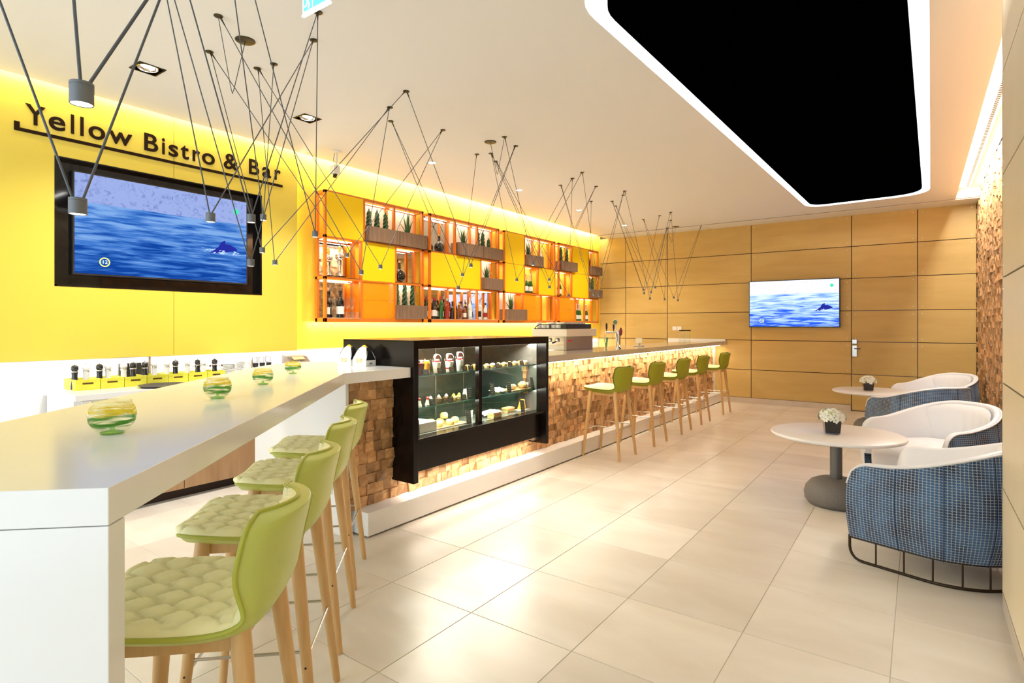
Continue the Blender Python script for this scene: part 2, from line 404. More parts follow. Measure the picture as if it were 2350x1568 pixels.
for k, (x, y) in enumerate([(-4.56, 4.77), (-4.51, 6.45), (-4.50, 8.14), (-4.50, 9.88)]):
    t = thing('round_downlight', 'small round white ceiling light, '+['nearest the double-canopy end of the lamp run', 'second out along the yellow wall', 'third out along the yellow wall', 'last before the plywood wall'][k], 'ceiling light', (x, y, ZC), 0)
    MB().lathe([(.05, 0), (.05, -.004), (.04, -.006)], 24, cap=False).build('rim', M['white'], t, 30)
    MB().lathe([(0, -.003), (.042, -.003)], 24, cap=False).build('lens', M['lamp'], t)
    d = bpy.data.lights.new('spot', 'SPOT'); d.energy = 100; d.spot_size = 2.3; d.spot_blend = .8; d.color = (1, .89, .70); d.shadow_soft_size = .05
    o = bpy.data.objects.new('spot_light', d); COL.objects.link(o); o.parent = t; o.location = (0, 0, -.012)

# left wall : white lower part, yellow shelf wall, protruding yellow television wall
wl = struct(MB().box(-5.80, -5.70, -2.7, 11.3, 0, 3.55).build('wall_left', M['white']))
MB().box(-5.70, -5.66, 3.70, 11.18, 1.19, 3.50).build('panel', M['yellowwall'], wl)
XT = -5.58
def hole_panel(y0, y1):
    b = MB(); N0, N1, Z0, Z1 = 1.553, 3.279, 1.780, 2.803
    lo, hi = max(y0, N0), min(y1, N1)
    if hi <= lo: return b.box(-5.62, XT, y0, y1, 1.18, 3.50)
    b.box(-5.62, XT, y0, y1, 1.18, Z0).box(-5.62, XT, y0, y1, Z1, 3.50)
    if lo > y0: b.box(-5.62, XT, y0, lo, Z0, Z1)
    if hi < y1: b.box(-5.62, XT, hi, y1, Z0, Z1)
    return b
for a, b in ((-2.7, 0.0), (0.0, 2.428), (2.430, 3.705)): hole_panel(a+.001, b-.001).build('panel', M['yellow'], wl)
nb = MB().box(-5.665, -5.655, 1.54, 3.29, 1.77, 2.81)
for q in ((1.54, 1.556, 1.77, 2.81), (3.276, 3.29, 1.77, 2.81), (1.54, 3.29, 1.77, 1.783), (1.54, 3.29, 2.80, 2.81)): nb.box(-5.66, -5.578, *q)
nb.build('niche', M['nicheblack'], wl)

# back wall of plywood panels with a flush door
BY = 11.18
wb = struct(MB().box(-5.72, .95, BY+.012, BY+.1, 0, 3.55).build('wall_back', M['joint']))
XS = [-5.700, -5.06, -4.148, -2.545, -.937, -.023, .712]; ZS = [.10, .624, 1.176, 1.700, 2.248, 2.791, 3.33]
door = struct(MB().box(-.937, -.023, BY+.006, BY+.04, .0, 2.248).build('door_1', M['doorframe']))
def bpanel(x0, x1, z0, z1, par):
    g = .0055; b = MB().box(x0+g, x1-g, BY, BY+.012, z0+g, z1-g); b.build('panel', M['backpanel'], par, bevel=.0015)
    s = MB()
    for x in (x0+.06, x1-.06):
        for z in (z0+.06, z1-.06): s.lathe([(0, 0), (.006, 0), (.006, .002)], 6)
    k = 0
    per = len(s.v)//4
    for x in (x0+.06, x1-.06):
        for z in (z0+.06, z1-.06):
            for q in range(k*per, (k+1)*per): v = s.v[q]; s.v[q] = (x+v[0], BY-v[2], z+v[1])
            k += 1
    return s
scr = MB()
for i in range(6):
    for j in range(6):
        isd = i == 4 and j < 4
        z0 = .015 if (isd and j == 0) else ZS[j]
        scr.add(*(lambda s: (s.v, s.f))(bpanel(XS[i], XS[i+1], z0, ZS[j+1], door if isd else wb)))
stuff(scr.build('screw_heads', M['foil'], wb))
h = MB().box(-.925, -.855, BY-.022, BY, .925, 1.115); h.box(-.925, -.855, BY-.03, BY, 1.14, 1.215); h.build('lock_plate', M['steel'], door, bevel=.004)
MB().tube([(-.89, BY-.01, 1.06), (-.89, BY-.06, 1.06), (-.80, BY-.06, 1.06)], .008, 8).build('handle', M['dark'], door, 40)
struct(MB().box(-3.054, -.945, BY-.012, BY+.012, 0, .10).build('baseboard_back', M['stonebase'], None))
struct(MB().box(-.018, .712, BY-.012, BY+.012, 0, .10).build('baseboard_right_of_door', M['stonebase'], None))

# right side : niche wall of wood blocks, plywood pier in front of it
wr = struct(MB().box(.745, .95, 3.86, 11.2, 0, 3.55).build('wall_right', M['joint']))
def block_wall(b, skip=None):
    pass
def blk(sy, sz, rng):
    """one rough wood block, face towards +x"""
    a, c = sy/2-.0008, sz/2-.0008; d = [rng.uniform(-.011, .011) for _ in range(4)]; t = rng.uniform(.0, .022)
    return [(-.03, -a, -c), (-.03, a, -c), (-.03, a, c), (-.03, -a, c), (t+d[0], -a, -c), (t+d[1], a, -c), (t+d[2], a, c), (t+d[3], -a, c)]
BF = [(4, 5, 6, 7), (0, 1, 5, 4), (1, 2, 6, 5), (2, 3, 7, 6), (3, 0, 4, 7)]
rng = random.Random(3)
bw = MB(); z = .0; row = 0
while z < 3.44:
    hz = .075; y = 3.87-(row % 2)*.03; row += 1
    while y < 11.16:
        ln = rng.choice((.062, .075, .075, .09)); ln = min(ln, 11.175-y)
        v = blk(ln, hz, rng)
        bw.add([(.728-p[0], y+ln/2-p[1], z+hz/2+p[2]) for p in v], BF); y += ln
    z += hz
stuff(bw.build('wood_blocks', M['blocks'], wr))
pier = struct(MB().box(.357, .95, -2.7, 3.845, 0, 3.55).build('wall_pier', M['joint']))
PZ = [0.0, .09, .624, 1.163, 1.703, 2.23, 2.755, 3.333]
for j in range(7):
    for a, b in ((-2.7, -.6), (-.6, 1.6), (1.6, 3.855)):
        MB().box(.347, .357, a+.004, b-(0 if b > 3.8 else .004), PZ[j]+(.0045 if j else 0), PZ[j+1]-.0045).build('panel', M['pierpanel'] if j else M['stonebase'], pier)
MB().box(.347, .357, 3.845, 3.855, 0, 3.333).build('edge_strip', M['pierpanel'], pier)
MB().box(.357, .712, 3.845, 3.853, 0, 3.52).build('return_panel', M['pierpanel'], pier)
ps = MB()
for zz in PZ[2:]:
    for dz in (-.06, .06): ps.ball((.3465, 3.79, zz+dz), .005, 8, 5)
stuff(ps.build('screw_heads', M['foil'], pier))

# ================================================================ televisions
def ocean(name, deep, mid, light, sky, skyd, s):
    m = bpy.data.materials.new(name); m.use_nodes = True; nt = m.node_tree; nt.nodes.clear(); N = nt.nodes.new; L = nt.links.new
    uv = N('ShaderNodeUVMap'); sp = N('ShaderNodeSeparateXYZ'); L(uv.outputs[0], sp.inputs[0])
    def noise(sx, sy, det, dist):
        mp = N('ShaderNodeMapping'); mp.inputs['Scale'].default_value = (sx, sy, 1); L(uv.outputs[0], mp.inputs[0])
        n = N('ShaderNodeTexNoise'); n.inputs['Scale'].default_value = 1; n.inputs['Detail'].default_value = det; n.inputs['Distortion'].default_value = dist; L(mp.outputs[0], n.inputs['Vector']); return n.outputs[0]
    w1 = noise(4, 22, 6, .6); w2 = noise(9, 60, 4, .3)
    a = N('ShaderNodeMath'); a.operation = 'MULTIPLY_ADD'; L(w2, a.inputs[0]); a.inputs[1].default_value = .35; L(w1, a.inputs[2])
    # calmer and paler water further up the picture
    g = N('ShaderNodeMapRange'); L(sp.outputs[1], g.inputs[0]); g.inputs[1].default_value = 0; g.inputs[2].default_value = .7; g.inputs[3].default_value = -.13; g.inputs[4].default_value = .10
    b = N('ShaderNodeMath'); L(a.outputs[0], b.inputs[0]); L(g.outputs[0], b.inputs[1])
    r = N('ShaderNodeValToRGB'); L(b.outputs[0], r.inputs[0]); e = r.color_ramp.elements
    e[0].position = .50; e[0].color = (*deep, 1); e[1].position = .84; e[1].color = (*light, 1); x = e.new(.66); x.color = (*mid, 1)
    w3 = noise(30, 16, 8, 1.2); r2 = N('ShaderNodeValToRGB'); L(w3, r2.inputs[0]); e = r2.color_ramp.elements
    e[0].position = .30; e[0].color = (*skyd, 1); e[1].position = .47; e[1].color = (*sky, 1)
    gt = N('ShaderNodeMath'); gt.operation = 'GREATER_THAN'; L(sp.outputs[1], gt.inputs[0]); gt.inputs[1].default_value = .715
    mx = N('ShaderNodeMix'); mx.data_type = 'RGBA'; L(gt.outputs[0], mx.inputs[0]); L(r.outputs[0], mx.inputs[6]); L(r2.outputs[0], mx.inputs[7])
    em = N('ShaderNodeEmission'); em.inputs[1].default_value = s; L(mx.outputs[2], em.inputs[0]); o = N('ShaderNodeOutputMaterial'); L(em.outputs[0], o.inputs[0])
    return m
def to_mesh(o):
    dg = bpy.context.evaluated_depsgraph_get(); me = bpy.data.meshes.new_from_object(o.evaluated_get(dg)); n = put('tmp', me, o.parent)
    n.location, n.rotation_euler, n.scale = o.location, o.rotation_euler, o.scale; nm = o.name; bpy.data.objects.remove(o); n.name = nm; me.name = nm; return n
def television(label, W, H, matn, loc, rz, fp=1.0, back=.04):
    """screen faces local -y, origin at its centre"""
    t = thing('television', label, 'television', loc, rz)
    b = .012
    MB().box(-W/2-b, W/2+b, 0, back, -H/2-b*1.3, H/2+b).build('casing', M['bezel'], t, bevel=.003)
    s = MB(); s.v = [(-W/2, -.0015, -H/2), (W/2, -.0015, -H/2), (W/2, -.0015, H/2), (-W/2, -.0015, H/2)]; s.f = [(0, 1, 2, 3)]; s.uv = {0: [(0, 0), (1, 0), (1, 1), (0, 1)]}
    scn = s.build('screen', matn, t)
    def P(pts, name, mm, off):
        q = MB(); q.v = [(-W/2+u*W, -.0015-off, -H/2+v*H) for u, v in pts]; q.f = [tuple(range(len(pts)))]; return q.build(name, mm, scn)
    P([(.74, .335), (.765, .355), (.785, .385), (.805, .415), (.815, .45), (.825, .475), (.845, .495), (.852, .49), (.850, .465), (.856, .452), (.88, .455), (.91, .43), (.935, .405), (.93, .385), (.90, .375), (.87, .36), (.84, .345), (.80, .335)], 'whale_picture', M['whale'], .0005)
    f = MB(); r = random.Random(5)
    for k in range(46):
        u = r.choice((r.uniform(.70, .79), r.uniform(.81, .86), r.uniform(.90, .95))); v = .345+r.uniform(-.02, .045)*(1 if u < .8 else .6); a, c = r.uniform(.004, .014), r.uniform(.002, .006)
        f.add([(-W/2+(u-a)*W, -.0026, -H/2+(v-c*.5)*H), (-W/2+u*W, -.0026, -H/2+(v-c)*H), (-W/2+(u+a)*W, -.0026, -H/2+(v+c*.4)*H), (-W/2+u*W, -.0026, -H/2+(v+c)*H)], [(0, 1, 2, 3)])
    stuff(f.build('sea_foam', M['foam'], scn))
    P([(.925, .82), (.948, .865), (.925, .91), (.902, .865)], 'channel_logo', M['logo'], .0005)
    cx, cz, R = -W/2+.145*W, -H/2+.125*H, .024*W
    q = MB().tube([(cx+R*math.cos(a*PI/12), -.003, cz+R*math.sin(a*PI/12)) for a in range(24)], .005*W/1.45, 6, True); q.build('badge_ring', M['badge'], scn)
    c = bpy.data.curves.new('badge_number', 'FONT'); c.body = '12'; c.size = R*1.25; c.align_x = 'CENTER'; c.align_y = 'CENTER'; c.offset = .0006
    o = bpy.data.objects.new('badge_number', c); COL.objects.link(o); o.parent = scn; o.location = (cx, -.0035, cz); o.rotation_euler = (R90, 0, 0); c.materials.append(M['badgew']); to_mesh(o)
    return t
television('large television recessed in black niche, showing whale at sea', 1.456, .825, ocean('ocean_a', (.006, .06, .36), (.05, .19, .62), (.22, .42, .82), (.34, .43, .80), (.20, .26, .58), .74), (-5.602, 2.406, 2.300), R90, back=.05)
television('small flat television on the plywood back wall, showing whale at sea', 1.44, .82, ocean('ocean_b', (.02, .10, .75), (.32, .52, .95), (.68, .84, 1.0), (.86, .86, 1.0), (.66, .62, .86), .92), (-1.832, 11.10, 1.842), 0, back=.075)

# ================================================================ wall lettering
sg = thing('wall_sign', 'brown lettering on yellow wall reading Yellow Bistro & Bar above the television', 'sign', (XT, 2.4, 3.0), R90)
LET = [('Y', -1.041, -.917), ('e', -.897, -.79), ('l', -.753, -.732), ('l', -.69, -.667), ('o', -.633, -.515), ('w', -.491, -.312), ('B', -.218, -.105), ('i', -.073, -.049), ('s', -.017, .065), ('t', .087, .160), ('r', .193, .262), ('o', .28, .401), ('&', .489, .635), ('B', .749, .859), ('a', .893, .992), ('r', 1.034, 1.102)]
for chx, xa, xb in LET:
    c = bpy.data.curves.new('letter', 'FONT'); c.body = chx; c.size = .218; c.extrude = .002; c.offset = .0035; c.materials.append(M['signbrown'])
    o = bpy.data.objects.new('letter', c); COL.objects.link(o); o.parent = sg; o = to_mesh(o)
    xs = [v.co.x for v in o.data.vertices]; lo, hi = min(xs), max(xs); k = (xb-xa)/(hi-lo)
    for v in o.data.vertices: v.co.x = xa+(v.co.x-lo)*k
    o.location = (0, -.003, .014); o.rotation_euler = (R90, 0, 0)
MB().box(-1.108, 1.125, -.006, 0, -.058, -.032).box(-1.108, -1.075, -.006, 0, -.032, .012).build('underline', M['signbrown'], sg)

# ================================================================ THE BAR
random.seed(11)
bar = thing('bar_counter', 'long bar front clad in rough brown wood blocks, running to the plywood wall', 'bar counter', (-3.19, 0, 0))
MB().box(-.12, -.045, 2.532, 2.926, .172, 1.07).box(-.12, -.045, 4.772, 11.17, .172, 1.07).box(-.12, -.045, 2.926, 4.772, .172, .358).build('front_panel', M['joint'], bar)
rng = random.Random(5)
cand = []
z, row = .172, 0
while z < 1.06:
    hz = min(.075, 1.066-z); y = 2.532
    while y < 10.995:
        ln = rng.choice((.058, .075, .075, .082)); ln = min(ln, 11.0-y)
        if 10.99 < y+ln < 11.0: ln = 11.0-y
        if not (2.965 < y and y+ln < 4.735 and z > .33): cand.append((y, z, ln, hz))
        y += ln
    z += hz
def bscore(c):
    y, z, ln, hz = c; return y + (4 if (z > .3 and 2.93 < y < 4.77) else 0)
cand.sort(key=bscore)
rest = MB()
for k, (y, z, ln, hz) in enumerate(cand):
    v = blk(ln, hz, rng)
    if k < 300:
        if k < 24: lib = globals().setdefault('_lib', [])
        vv = [(p[0]-.018, p[1], p[2]) for p in v]
        MB().add(vv, BF).build('wood_block', M['block'], bar, loc=(0, y+ln/2, z+hz/2))
    else: rest.add([(p[0]-.018, p[1]+y+ln/2, p[2]+z+hz/2) for p in v], BF)
stuff(rest.build('wood_blocks', M['blocks'], bar))
MB().box(-.10, .0, 11.0, 11.17, .172, 1.07).build('end_filler', M['white'], bar)
MB().box(-.08, -.02, 2.518, 2.532, .172, 1.078).build('corner_trim', M['white'], bar)
MB().box(-1.15, -.012, 2.50, 2.516, 0, 1.078).build('end_panel', M['solid'], bar)
pl = MB().box(-3.32, -3.055, 2.572, 11.17, .012, .172).build('bar_plinth', M['solid'], bevel=.003)
tag(pl, 'long white step along the foot of the wood block bar', 'step')
MB().box(-3.30, -3.075, 2.59, 11.16, 0, .012).build('recessed_base', M['greyplastic'], pl)
wt = MB().box(-3.66, -3.008, 4.772, 11.17, 1.085, 1.15).build('worktop', mat('taupe_worktop', (.50, .455, .41), .12, spec=.5, coat=.3), bevel=.002)
tag(wt, 'long taupe worktop lying along the wood block bar, lit from below', 'worktop')
MB().box(-3.10, -3.06, 4.78, 11.0, 1.072, 1.085).build('light_strip', M['led'], wt)
up = MB().box(-4.12, -2.998, 11.13, 11.178, 1.085, 1.192).build('upstand', M['solid']); tag(up, 'white upstand closing the far end of the bar against plywood', 'upstand')
# staff side
bc = thing('back_cabinet', 'low oak and white cabinet row under the yellow wall behind the tall table', 'cabinet', (-5.02, 1.505, 0))
MB().box(-.60, -.02, .02, 9.6, .08, .90).build('body', M['white'], bc)
MB().box(-.56, -.08, .05, 9.6, 0, .08).build('toe_kick', M['joint'], bc)
MB().box(-.60, -.02, 0, .02, .0, .90).build('side_panel', M['solid'], bc)
y = .04
for k in range(12):
    d = MB().box(-.02, 0, y+.003, y+.72, .085, .60).build('door', M['cab'], bc, bevel=.001)
    dr = MB().box(-.02, 0, y+.003, y+.72, .606, .895).build('drawer', M['solid'], bc, bevel=.001)
    MB().box(.0, .006, y+.10, y+.26, .82, .838).build('pull', M['dark'], dr)
    y += .7245
bt = MB().box(-5.69, -4.99, 1.50, 11.17, .90, .945).build('back_worktop', M['solid'], bevel=.002)
tag(bt, 'white worktop along the wall under the yellow panels, behind the tall table', 'worktop')

# the tall table
TP = [(-1.252, .429), (-3.0, 2.335), (-3.008, 2.924), (-3.80, 2.924), (-4.02, 3.02), (-4.20, 2.86), (-4.19, 2.66), (-4.06, 2.42), (-3.904, 2.216), (-1.822, -.10)]
tt = thing('tall_table', 'long glossy white angled bar table with waterfall end and stools along it', 'table', (0, 0, 0))
MB().prism(TP, 1.078, 1.15).build('tabletop', M['solid'], tt, bevel=.002)
u = Vector((-.676, .737)); a0 = Vector((-1.252, .429)); a1 = Vector((-1.822, -.10)); q = u*.056
MB().prism([tuple(a0), tuple(a0+q), tuple(a1+q), tuple(a1)], 0, 1.0765).build('end_leg', M['solid'], tt, bevel=.002)

# ================================================================ display case
case = thing('display_case', 'black wooden glass-fronted cake display case set into the bar', 'display case', (0, 0, 0))
X0, X1 = -3.78, -2.98
cb = lambda n, m, *b, bev=None: MB().box(*b).build(n, M[m], case, bevel=bev)
cb('side_panel', 'casewood', X0, X1, 2.928, 2.976, .302, 1.338, bev=.002)
cb('side_panel', 'casewood', X0, X1, 4.728, 4.770, .290, 1.338, bev=.002)
cb('top_band', 'casewood', X0, X1, 2.928, 4.770, 1.338, 1.346)
cb('top_rail', 'casewood', -3.10, X1-.001, 2.976, 4.728, 1.281, 1.338)
cb('lower_panel', 'casewood', -3.10, -3.045, 2.976, 4.728, .362, .60)
cb('sill', 'casewood', -3.10, -2.992, 2.976, 4.70, .598, .618, bev=.003)
cb('mullion', 'casewood', -3.085, -3.045, 3.758, 3.80, .618, 1.281)
cb('bottom', 'casewood', X0, -3.10, 2.976, 4.728, .362, .375)
cb('bracket', 'steel', -3.16, -3.05, 4.60, 4.725, .335, .36)
cb('deck', 'caseback', X0, -3.086, 2.976, 4.728, .585, .618)
cb('back_panel', 'caseback', X0, X0+.012, 2.976, 4.728, .618, 1.338)
cb('inner_side', 'caseback', X0, -3.09, 2.976, 2.984, .618, 1.338)
cb('inner_side', 'caseback', X0, -3.09, 4.720, 4.728, .618, 1.338)
for yy in (3.35, 3.9, 4.3): cb('shelf_post', 'steel', -3.70, -3.685, yy, yy+.012, .618, 1.3)
for zz in (1.062, .818):
    s = cb('glass_shelf', 'greenglass', -3.70, -3.10, 2.986, 4.718, zz, zz+.008)
    MB().box(-3.0995, -3.097, 2.986, 4.718, zz-.001, zz+.009).build('shelf_edge', M['gedge'], s)
cb('glass_pane', 'caseglass', -3.066, -3.062, 2.976, 3.758, .618, 1.281)
cb('glass_pane', 'caseglass', -3.066, -3.062, 3.80, 4.728, .618, 1.281)
cb('light_strip', 'led', -3.16, -3.13, 2.99, 4.715, 1.272, 1.279)
area('case_inner', (-3.20, 3.85, 1.268), (.10, 1.6), 24, (1, .95, .82), (0, math.radians(-25), 0))
area('case_mid', (-3.16, 3.85, 1.045), (.04, 1.6), 8, (1, .95, .82), (0, math.radians(-25), 0))
area('case_low', (-3.16, 3.85, .80), (.04, 1.6), 8, (1, .95, .82), (0, math.radians(-25), 0))
Z1, Z2, Z3 = 1.0705, .8265, .6185
# cups
def cup(name, label, x, y, fill, top=None, layers=None, r=.040, h=.105, dome=True):
    t = thing(name, label, 'cup', (x, y, Z1))
    MB().lathe([(r*.68, 0), (r, h), (r*1.05, h+.003)], 20, cap=False).build('cup', M['clear'], t, 40)
    L = layers or [(0, 1, fill)]
    for a, b, mm in L:
        ra = r*(.68+.32*a*.8)-.002; rb = r*(.68+.32*b*.8)-.002
        MB().lathe([(0, a*h*.82+.001), (ra, a*h*.82+.001), (rb, b*h*.82), (0, b*h*.82)], 18, cap=False).build('filling', M[mm], t, 40)
    if top:
        for k in range(7):
            an = k*2.4; rr = r*.6*math.sqrt(k/7); MB().ball((rr*math.cos(an), rr*math.sin(an), h*.86+.006), .011, 8, 5).build('berry', M[top], t, 60)
    if dome: MB().lathe([(r*1.05, h+.003), (r*.98, h+.022), (r*.62, h+.043), (r*.25, h+.047)], 20, cap=False).build('dome_lid', M['clear'], t, 40)
    else: MB().lathe([(r*1.05, h+.003), (r*.98, h+.014), (0, h+.014)], 20, cap=False).build('flat_lid', M['clear'], t, 40)
XC = -3.17
cup('juice_cup', 'dark red smoothie in plastic cup at the left end of the case', XC, 3.175, 'juice', r=.046, h=.11, dome=False)
cup('fruit_cup', 'plastic cup of orange and yellow fruit in the case, beside dark red smoothie', XC-.03, 3.285, 'fruit', 'fruit', r=.034, dome=False)
cup('strawberry_cup', 'dome lidded cup with strawberry halves in the display case', XC-.02, 3.39, 'cream', 'berry')
cup('layered_cup', 'dome lidded cup with red layer between white cream in the display case', XC, 3.521, 'yog', 'berry', layers=[(0, .3, 'yog'), (.3, .42, 'berry'), (.42, 1, 'yog')])
cup('yoghurt_cup', 'dome lidded white yoghurt cup topped with berries in the display case', XC, 3.650, 'yog', 'berry', r=.036, h=.115)
# small chalk cards
def card(x, y, z, w_, h_, label, tall=False):
    t = thing('price_card', label, 'card', (x, y, z), R90)
    M4 = Matrix.Rotation(math.radians(-14), 4, 'X')
    b = MB().box(-w_/2, w_/2, -.002, .002, 0, h_); b.xform(M4 @ (Matrix.Rotation(math.radians(9 if tall else 4), 4, 'Y')) if True else M4); b.build('board', M['blackcard'], t)
    s = MB(); r = random.Random(int(y*1000))
    n = 5 if tall else 3
    for k in range(n):
        zz = h_*(.82-.72*k/max(n-.4, 1)); x0 = -w_*.32+r.uniform(-.003, .003); L = w_*r.uniform(.4, .65)
        pts = [(x0+L*i/7, -.0032, zz+r.uniform(-.003, .003)) for i in range(8)]
        s.tube(pts, .0009, 4)
    s.xform(M4 @ Matrix.Rotation(math.radians(9 if tall else 4), 4, 'Y')); s.build('handwriting', M['chalk'], t)
    MB().box(-w_/2, w_/2, 0, .03, 0, .002).build('foot', M['blackcard'], t)
XQ = -3.108
for y, l in ((3.186, 'small chalk price card in front of the fruit cup, top glass shelf'), (3.349, 'small chalk price card in front of the strawberry cup'), (3.49, 'small chalk price card in front of the layered red and white cup'),
             (3.649, 'small chalk price card right of the yoghurt cup'), (3.73, 'small chalk price card against the mullion on the top glass shelf'),
             (3.86, 'small chalk price card, first right of the mullion on the top shelf'), (4.104, 'small chalk price card in the middle of the right top shelf'), (4.30, 'small chalk price card near the right end of the top shelf'), (4.493, 'small chalk price card at the far right end of the top shelf')):
    card(XQ, y, Z1, .062, .045, l)
for y, l in ((3.06, 'small chalk price card at the left end of the middle glass shelf'), (3.259, 'small chalk price card in front of the chocolate cups'), (3.474, 'small chalk price card in front of the yellow tarts'), (3.637, 'small chalk price card right of the yellow tarts')):
    card(XQ, y, Z2, .066, .05, l)
for y, z, l in ((3.72, Z2, 'tall black chalk board card left of the mullion, middle shelf'), (4.042, Z2, 'tall black chalk board card right of the mullion, middle shelf'), (4.296, Z2, 'tall black chalk board card between white paper and buns'),
                (3.71, Z3, 'tall black chalk board card left of the mullion on the case deck'), (4.518, Z3, 'tall black chalk board card beside the pie slice on the case deck'), (4.69, Z2, 'tall black chalk board card at the right end of the middle shelf'), (3.09, Z3, 'tall black chalk board card in the left corner of the case deck')):
    card(XQ-.005, y, z, .062, .115, l, True)
def food(name, label, cat, x, y, z, parts, rz=0):
    t = thing(name, label, cat, (x, y, z), rz)
    for pn, mm, b in parts: b.build(pn, M[mm], t, 50)
def rough(b, amp, seed):
    r = random.Random(seed); b.v = [(x+r.uniform(-amp, amp), y+r.uniform(-amp, amp), max(0, z+r.uniform(-amp, amp))) for x, y, z in b.v]; return b
def tart(label, x, y, z, base, topm, blob):
    food('tart', label, 'pastry', x, y, z, [('crust', base, MB().lathe([(.020, 0), (.029, .024), (.027, .026), (0, .026)], 14)), ('topping', topm, rough(MB().ball((0, 0, .027), .022, 10, 6, (1, 1, .5)), .002, int(y*99)))]+
         ([('cream_swirl', blob, MB().lathe([(.013, .032), (.015, .04), (.008, .049), (0, .056)], 10))] if blob else []))
for k, y in enumerate((3.86, 3.955)): tart(['yellow crusted tart topped with brown crumble behind the mullion', 'yellow crusted tart with dark topping, just right of its crumble topped neighbour'][k], -3.26, y, Z1, 'custard', 'choc', None)
L8 = ['orange glazed pastry, first right of the mullion, top shelf', 'cream dusted pastry behind the first right hand card', 'golden pastry between two chalk cards on the top shelf', 'yellow custard pastry in the middle of the right top shelf', 'yellow custard pastry behind the middle card', 'golden brown pastry right of the middle card', 'orange pastry before the last card on the top shelf', 'white iced pastry at the right end of the top shelf']
for k in range(8): tart(L8[k], -3.20, 4.06+.088*k, Z1, 'bread' if k % 3 else 'scone', ['fruit', 'cream', 'bread', 'custard', 'custard', 'bread', 'fruit', 'cream'][k], None)
for k, y in enumerate((3.372, 3.470, 3.561)): tart(['chocolate cup cake with yellow cream swirl, left one of three', 'chocolate cup cake with yellow cream swirl, middle one of three', 'chocolate cup cake with yellow cream swirl, beside the yellow tarts'][k], -3.24, y, Z2, 'choc', 'choc', 'cream')
for k, y in enumerate((3.173, 3.265)): food('strawberry_dessert', ['strawberry cream dessert at the left end of the middle shelf', 'strawberry cream dessert left of the chocolate cakes'][k], 'dessert', -3.17, y, Z2, [('cream', 'cream', MB().lathe([(.022, 0), (.014, .03), (.01, .045)], 12)), ('strawberry', 'berry', MB().ball((0, 0, .052), .014, 10, 6))])
for k, y in enumerate((3.61, 3.68)): tart(['yellow fruit tart, left one of two on the middle shelf', 'yellow fruit tart, right one of two on the middle shelf'][k], -3.20, y, Z2, 'bread', 'custard', 'custard')
def board(y0, y1, z, label): tag(MB().box(-3.32, -3.14, y0, y1, z, z+.008).build('serving_board', M['board']), label, 'board')
def wrap(x, y, z, L, label, fill='bread'):
    b = MB(); r = random.Random(int(y*77))
    b.grid(lambda u, v: ((u-.5)*.11+r.uniform(-.006, .006), (v-.5)*L+r.uniform(-.006, .006), .012+.035*math.sin(PI*u)*(.5+.5*math.sin(PI*v))+r.uniform(0, .012)), 8, 8)
    b.build_ = None
    food('wrapped_roll', label, 'sandwich', x, y, z, [('filled_roll', fill, rough(MB().ball((0, 0, .022), .022, 10, 6, (1.2, L*18, 1)), .002, 3)), ('paper', 'paper', b)])
def stand_paper(y, z, label): tag(MB().add([(-3.30, y-.04, z), (-3.30, y+.05, z), (-3.29, y+.045, z+.07), (-3.29, y-.035, z+.062), (-3.303, y-.04, z), (-3.303, y+.05, z), (-3.293, y+.045, z+.07), (-3.293, y-.035, z+.062)], [(0, 1, 2, 3), (4, 7, 6, 5), (0, 4, 5, 1), (1, 5, 6, 2), (2, 6, 7, 3), (3, 7, 4, 0)]).build('folded_paper', M['paper']), label, 'paper')
stand_paper(3.88, Z2+.0, 'folded white paper behind the tall card left of the mullion, middle shelf')
stand_paper(3.93, Z3, 'folded white paper on the case deck behind the mullion')
wrap(-3.20, 4.22, Z2, .15, 'roll in crumpled white paper, middle shelf right of the mullion')
food('bun', 'golden filled bun in white paper right of the tall card, middle shelf', 'bread', -3.20, 4.47, Z2+.008, [('bun', 'bread', rough(MB().ball((0, 0, .026), .028, 12, 7, (1, 1.7, .9)), .003, 4)), ('paper', 'paper', MB().lathe([(.02, .01), (.035, .03), (.03, .055)], 8, (0, -.05, 0), False))])
food('bread_roll', 'round seeded bread roll at the right end of the middle shelf', 'bread', -3.19, 4.62, Z2+.008, [('roll', 'bread', rough(MB().ball((0, 0, .034), .042, 14, 8, (1, 1.15, .85)), .004, 9)), ('paper', 'paper', MB().lathe([(.02, .0), (.03, .03), (.026, .05)], 8, (0, .07, 0), False))])
board(4.38, 4.71, Z2, 'thin wooden board under the buns on the middle shelf')
board(3.36, 3.74, Z3, 'wooden board under the scones on the case deck')
bxw = MB().box(-3.36, -3.14, 3.12, 3.34, Z3, Z3+.075).build('cake_box', M['paper'], bevel=.002); tag(bxw, 'plain white cardboard cake box in the left corner of the case deck', 'box')
for k, (x, y, z, r_) in enumerate(((-3.20, 3.425, 0, .036), (-3.27, 3.52, 0, .036), (-3.185, 3.55, 0, .037), (-3.23, 3.66, 0, .034), (-3.25, 3.545, .05, .034), (-3.31, 3.45, 0, .034))):
    food('scone', ['golden scone at the left front of the pile, beside cake box', 'golden scone in the middle of the pile underneath the top one', 'dark fruited scone at the front of the pile', 'golden scone at the right end of the pile', 'golden scone lying on top of the pile', 'golden scone at the back left of the pile'][k], 'scone', x, y, Z3+.008+z, [('scone', 'scone', rough(MB().lathe([(r_*.85, 0), (r_, .012), (r_*.98, .034), (r_*.7, .046), (0, .05)], 14), .002, k))])
wrap(-3.25, 4.16, Z3, .28, 'long sandwich in crumpled white paper right of the mullion, case deck')
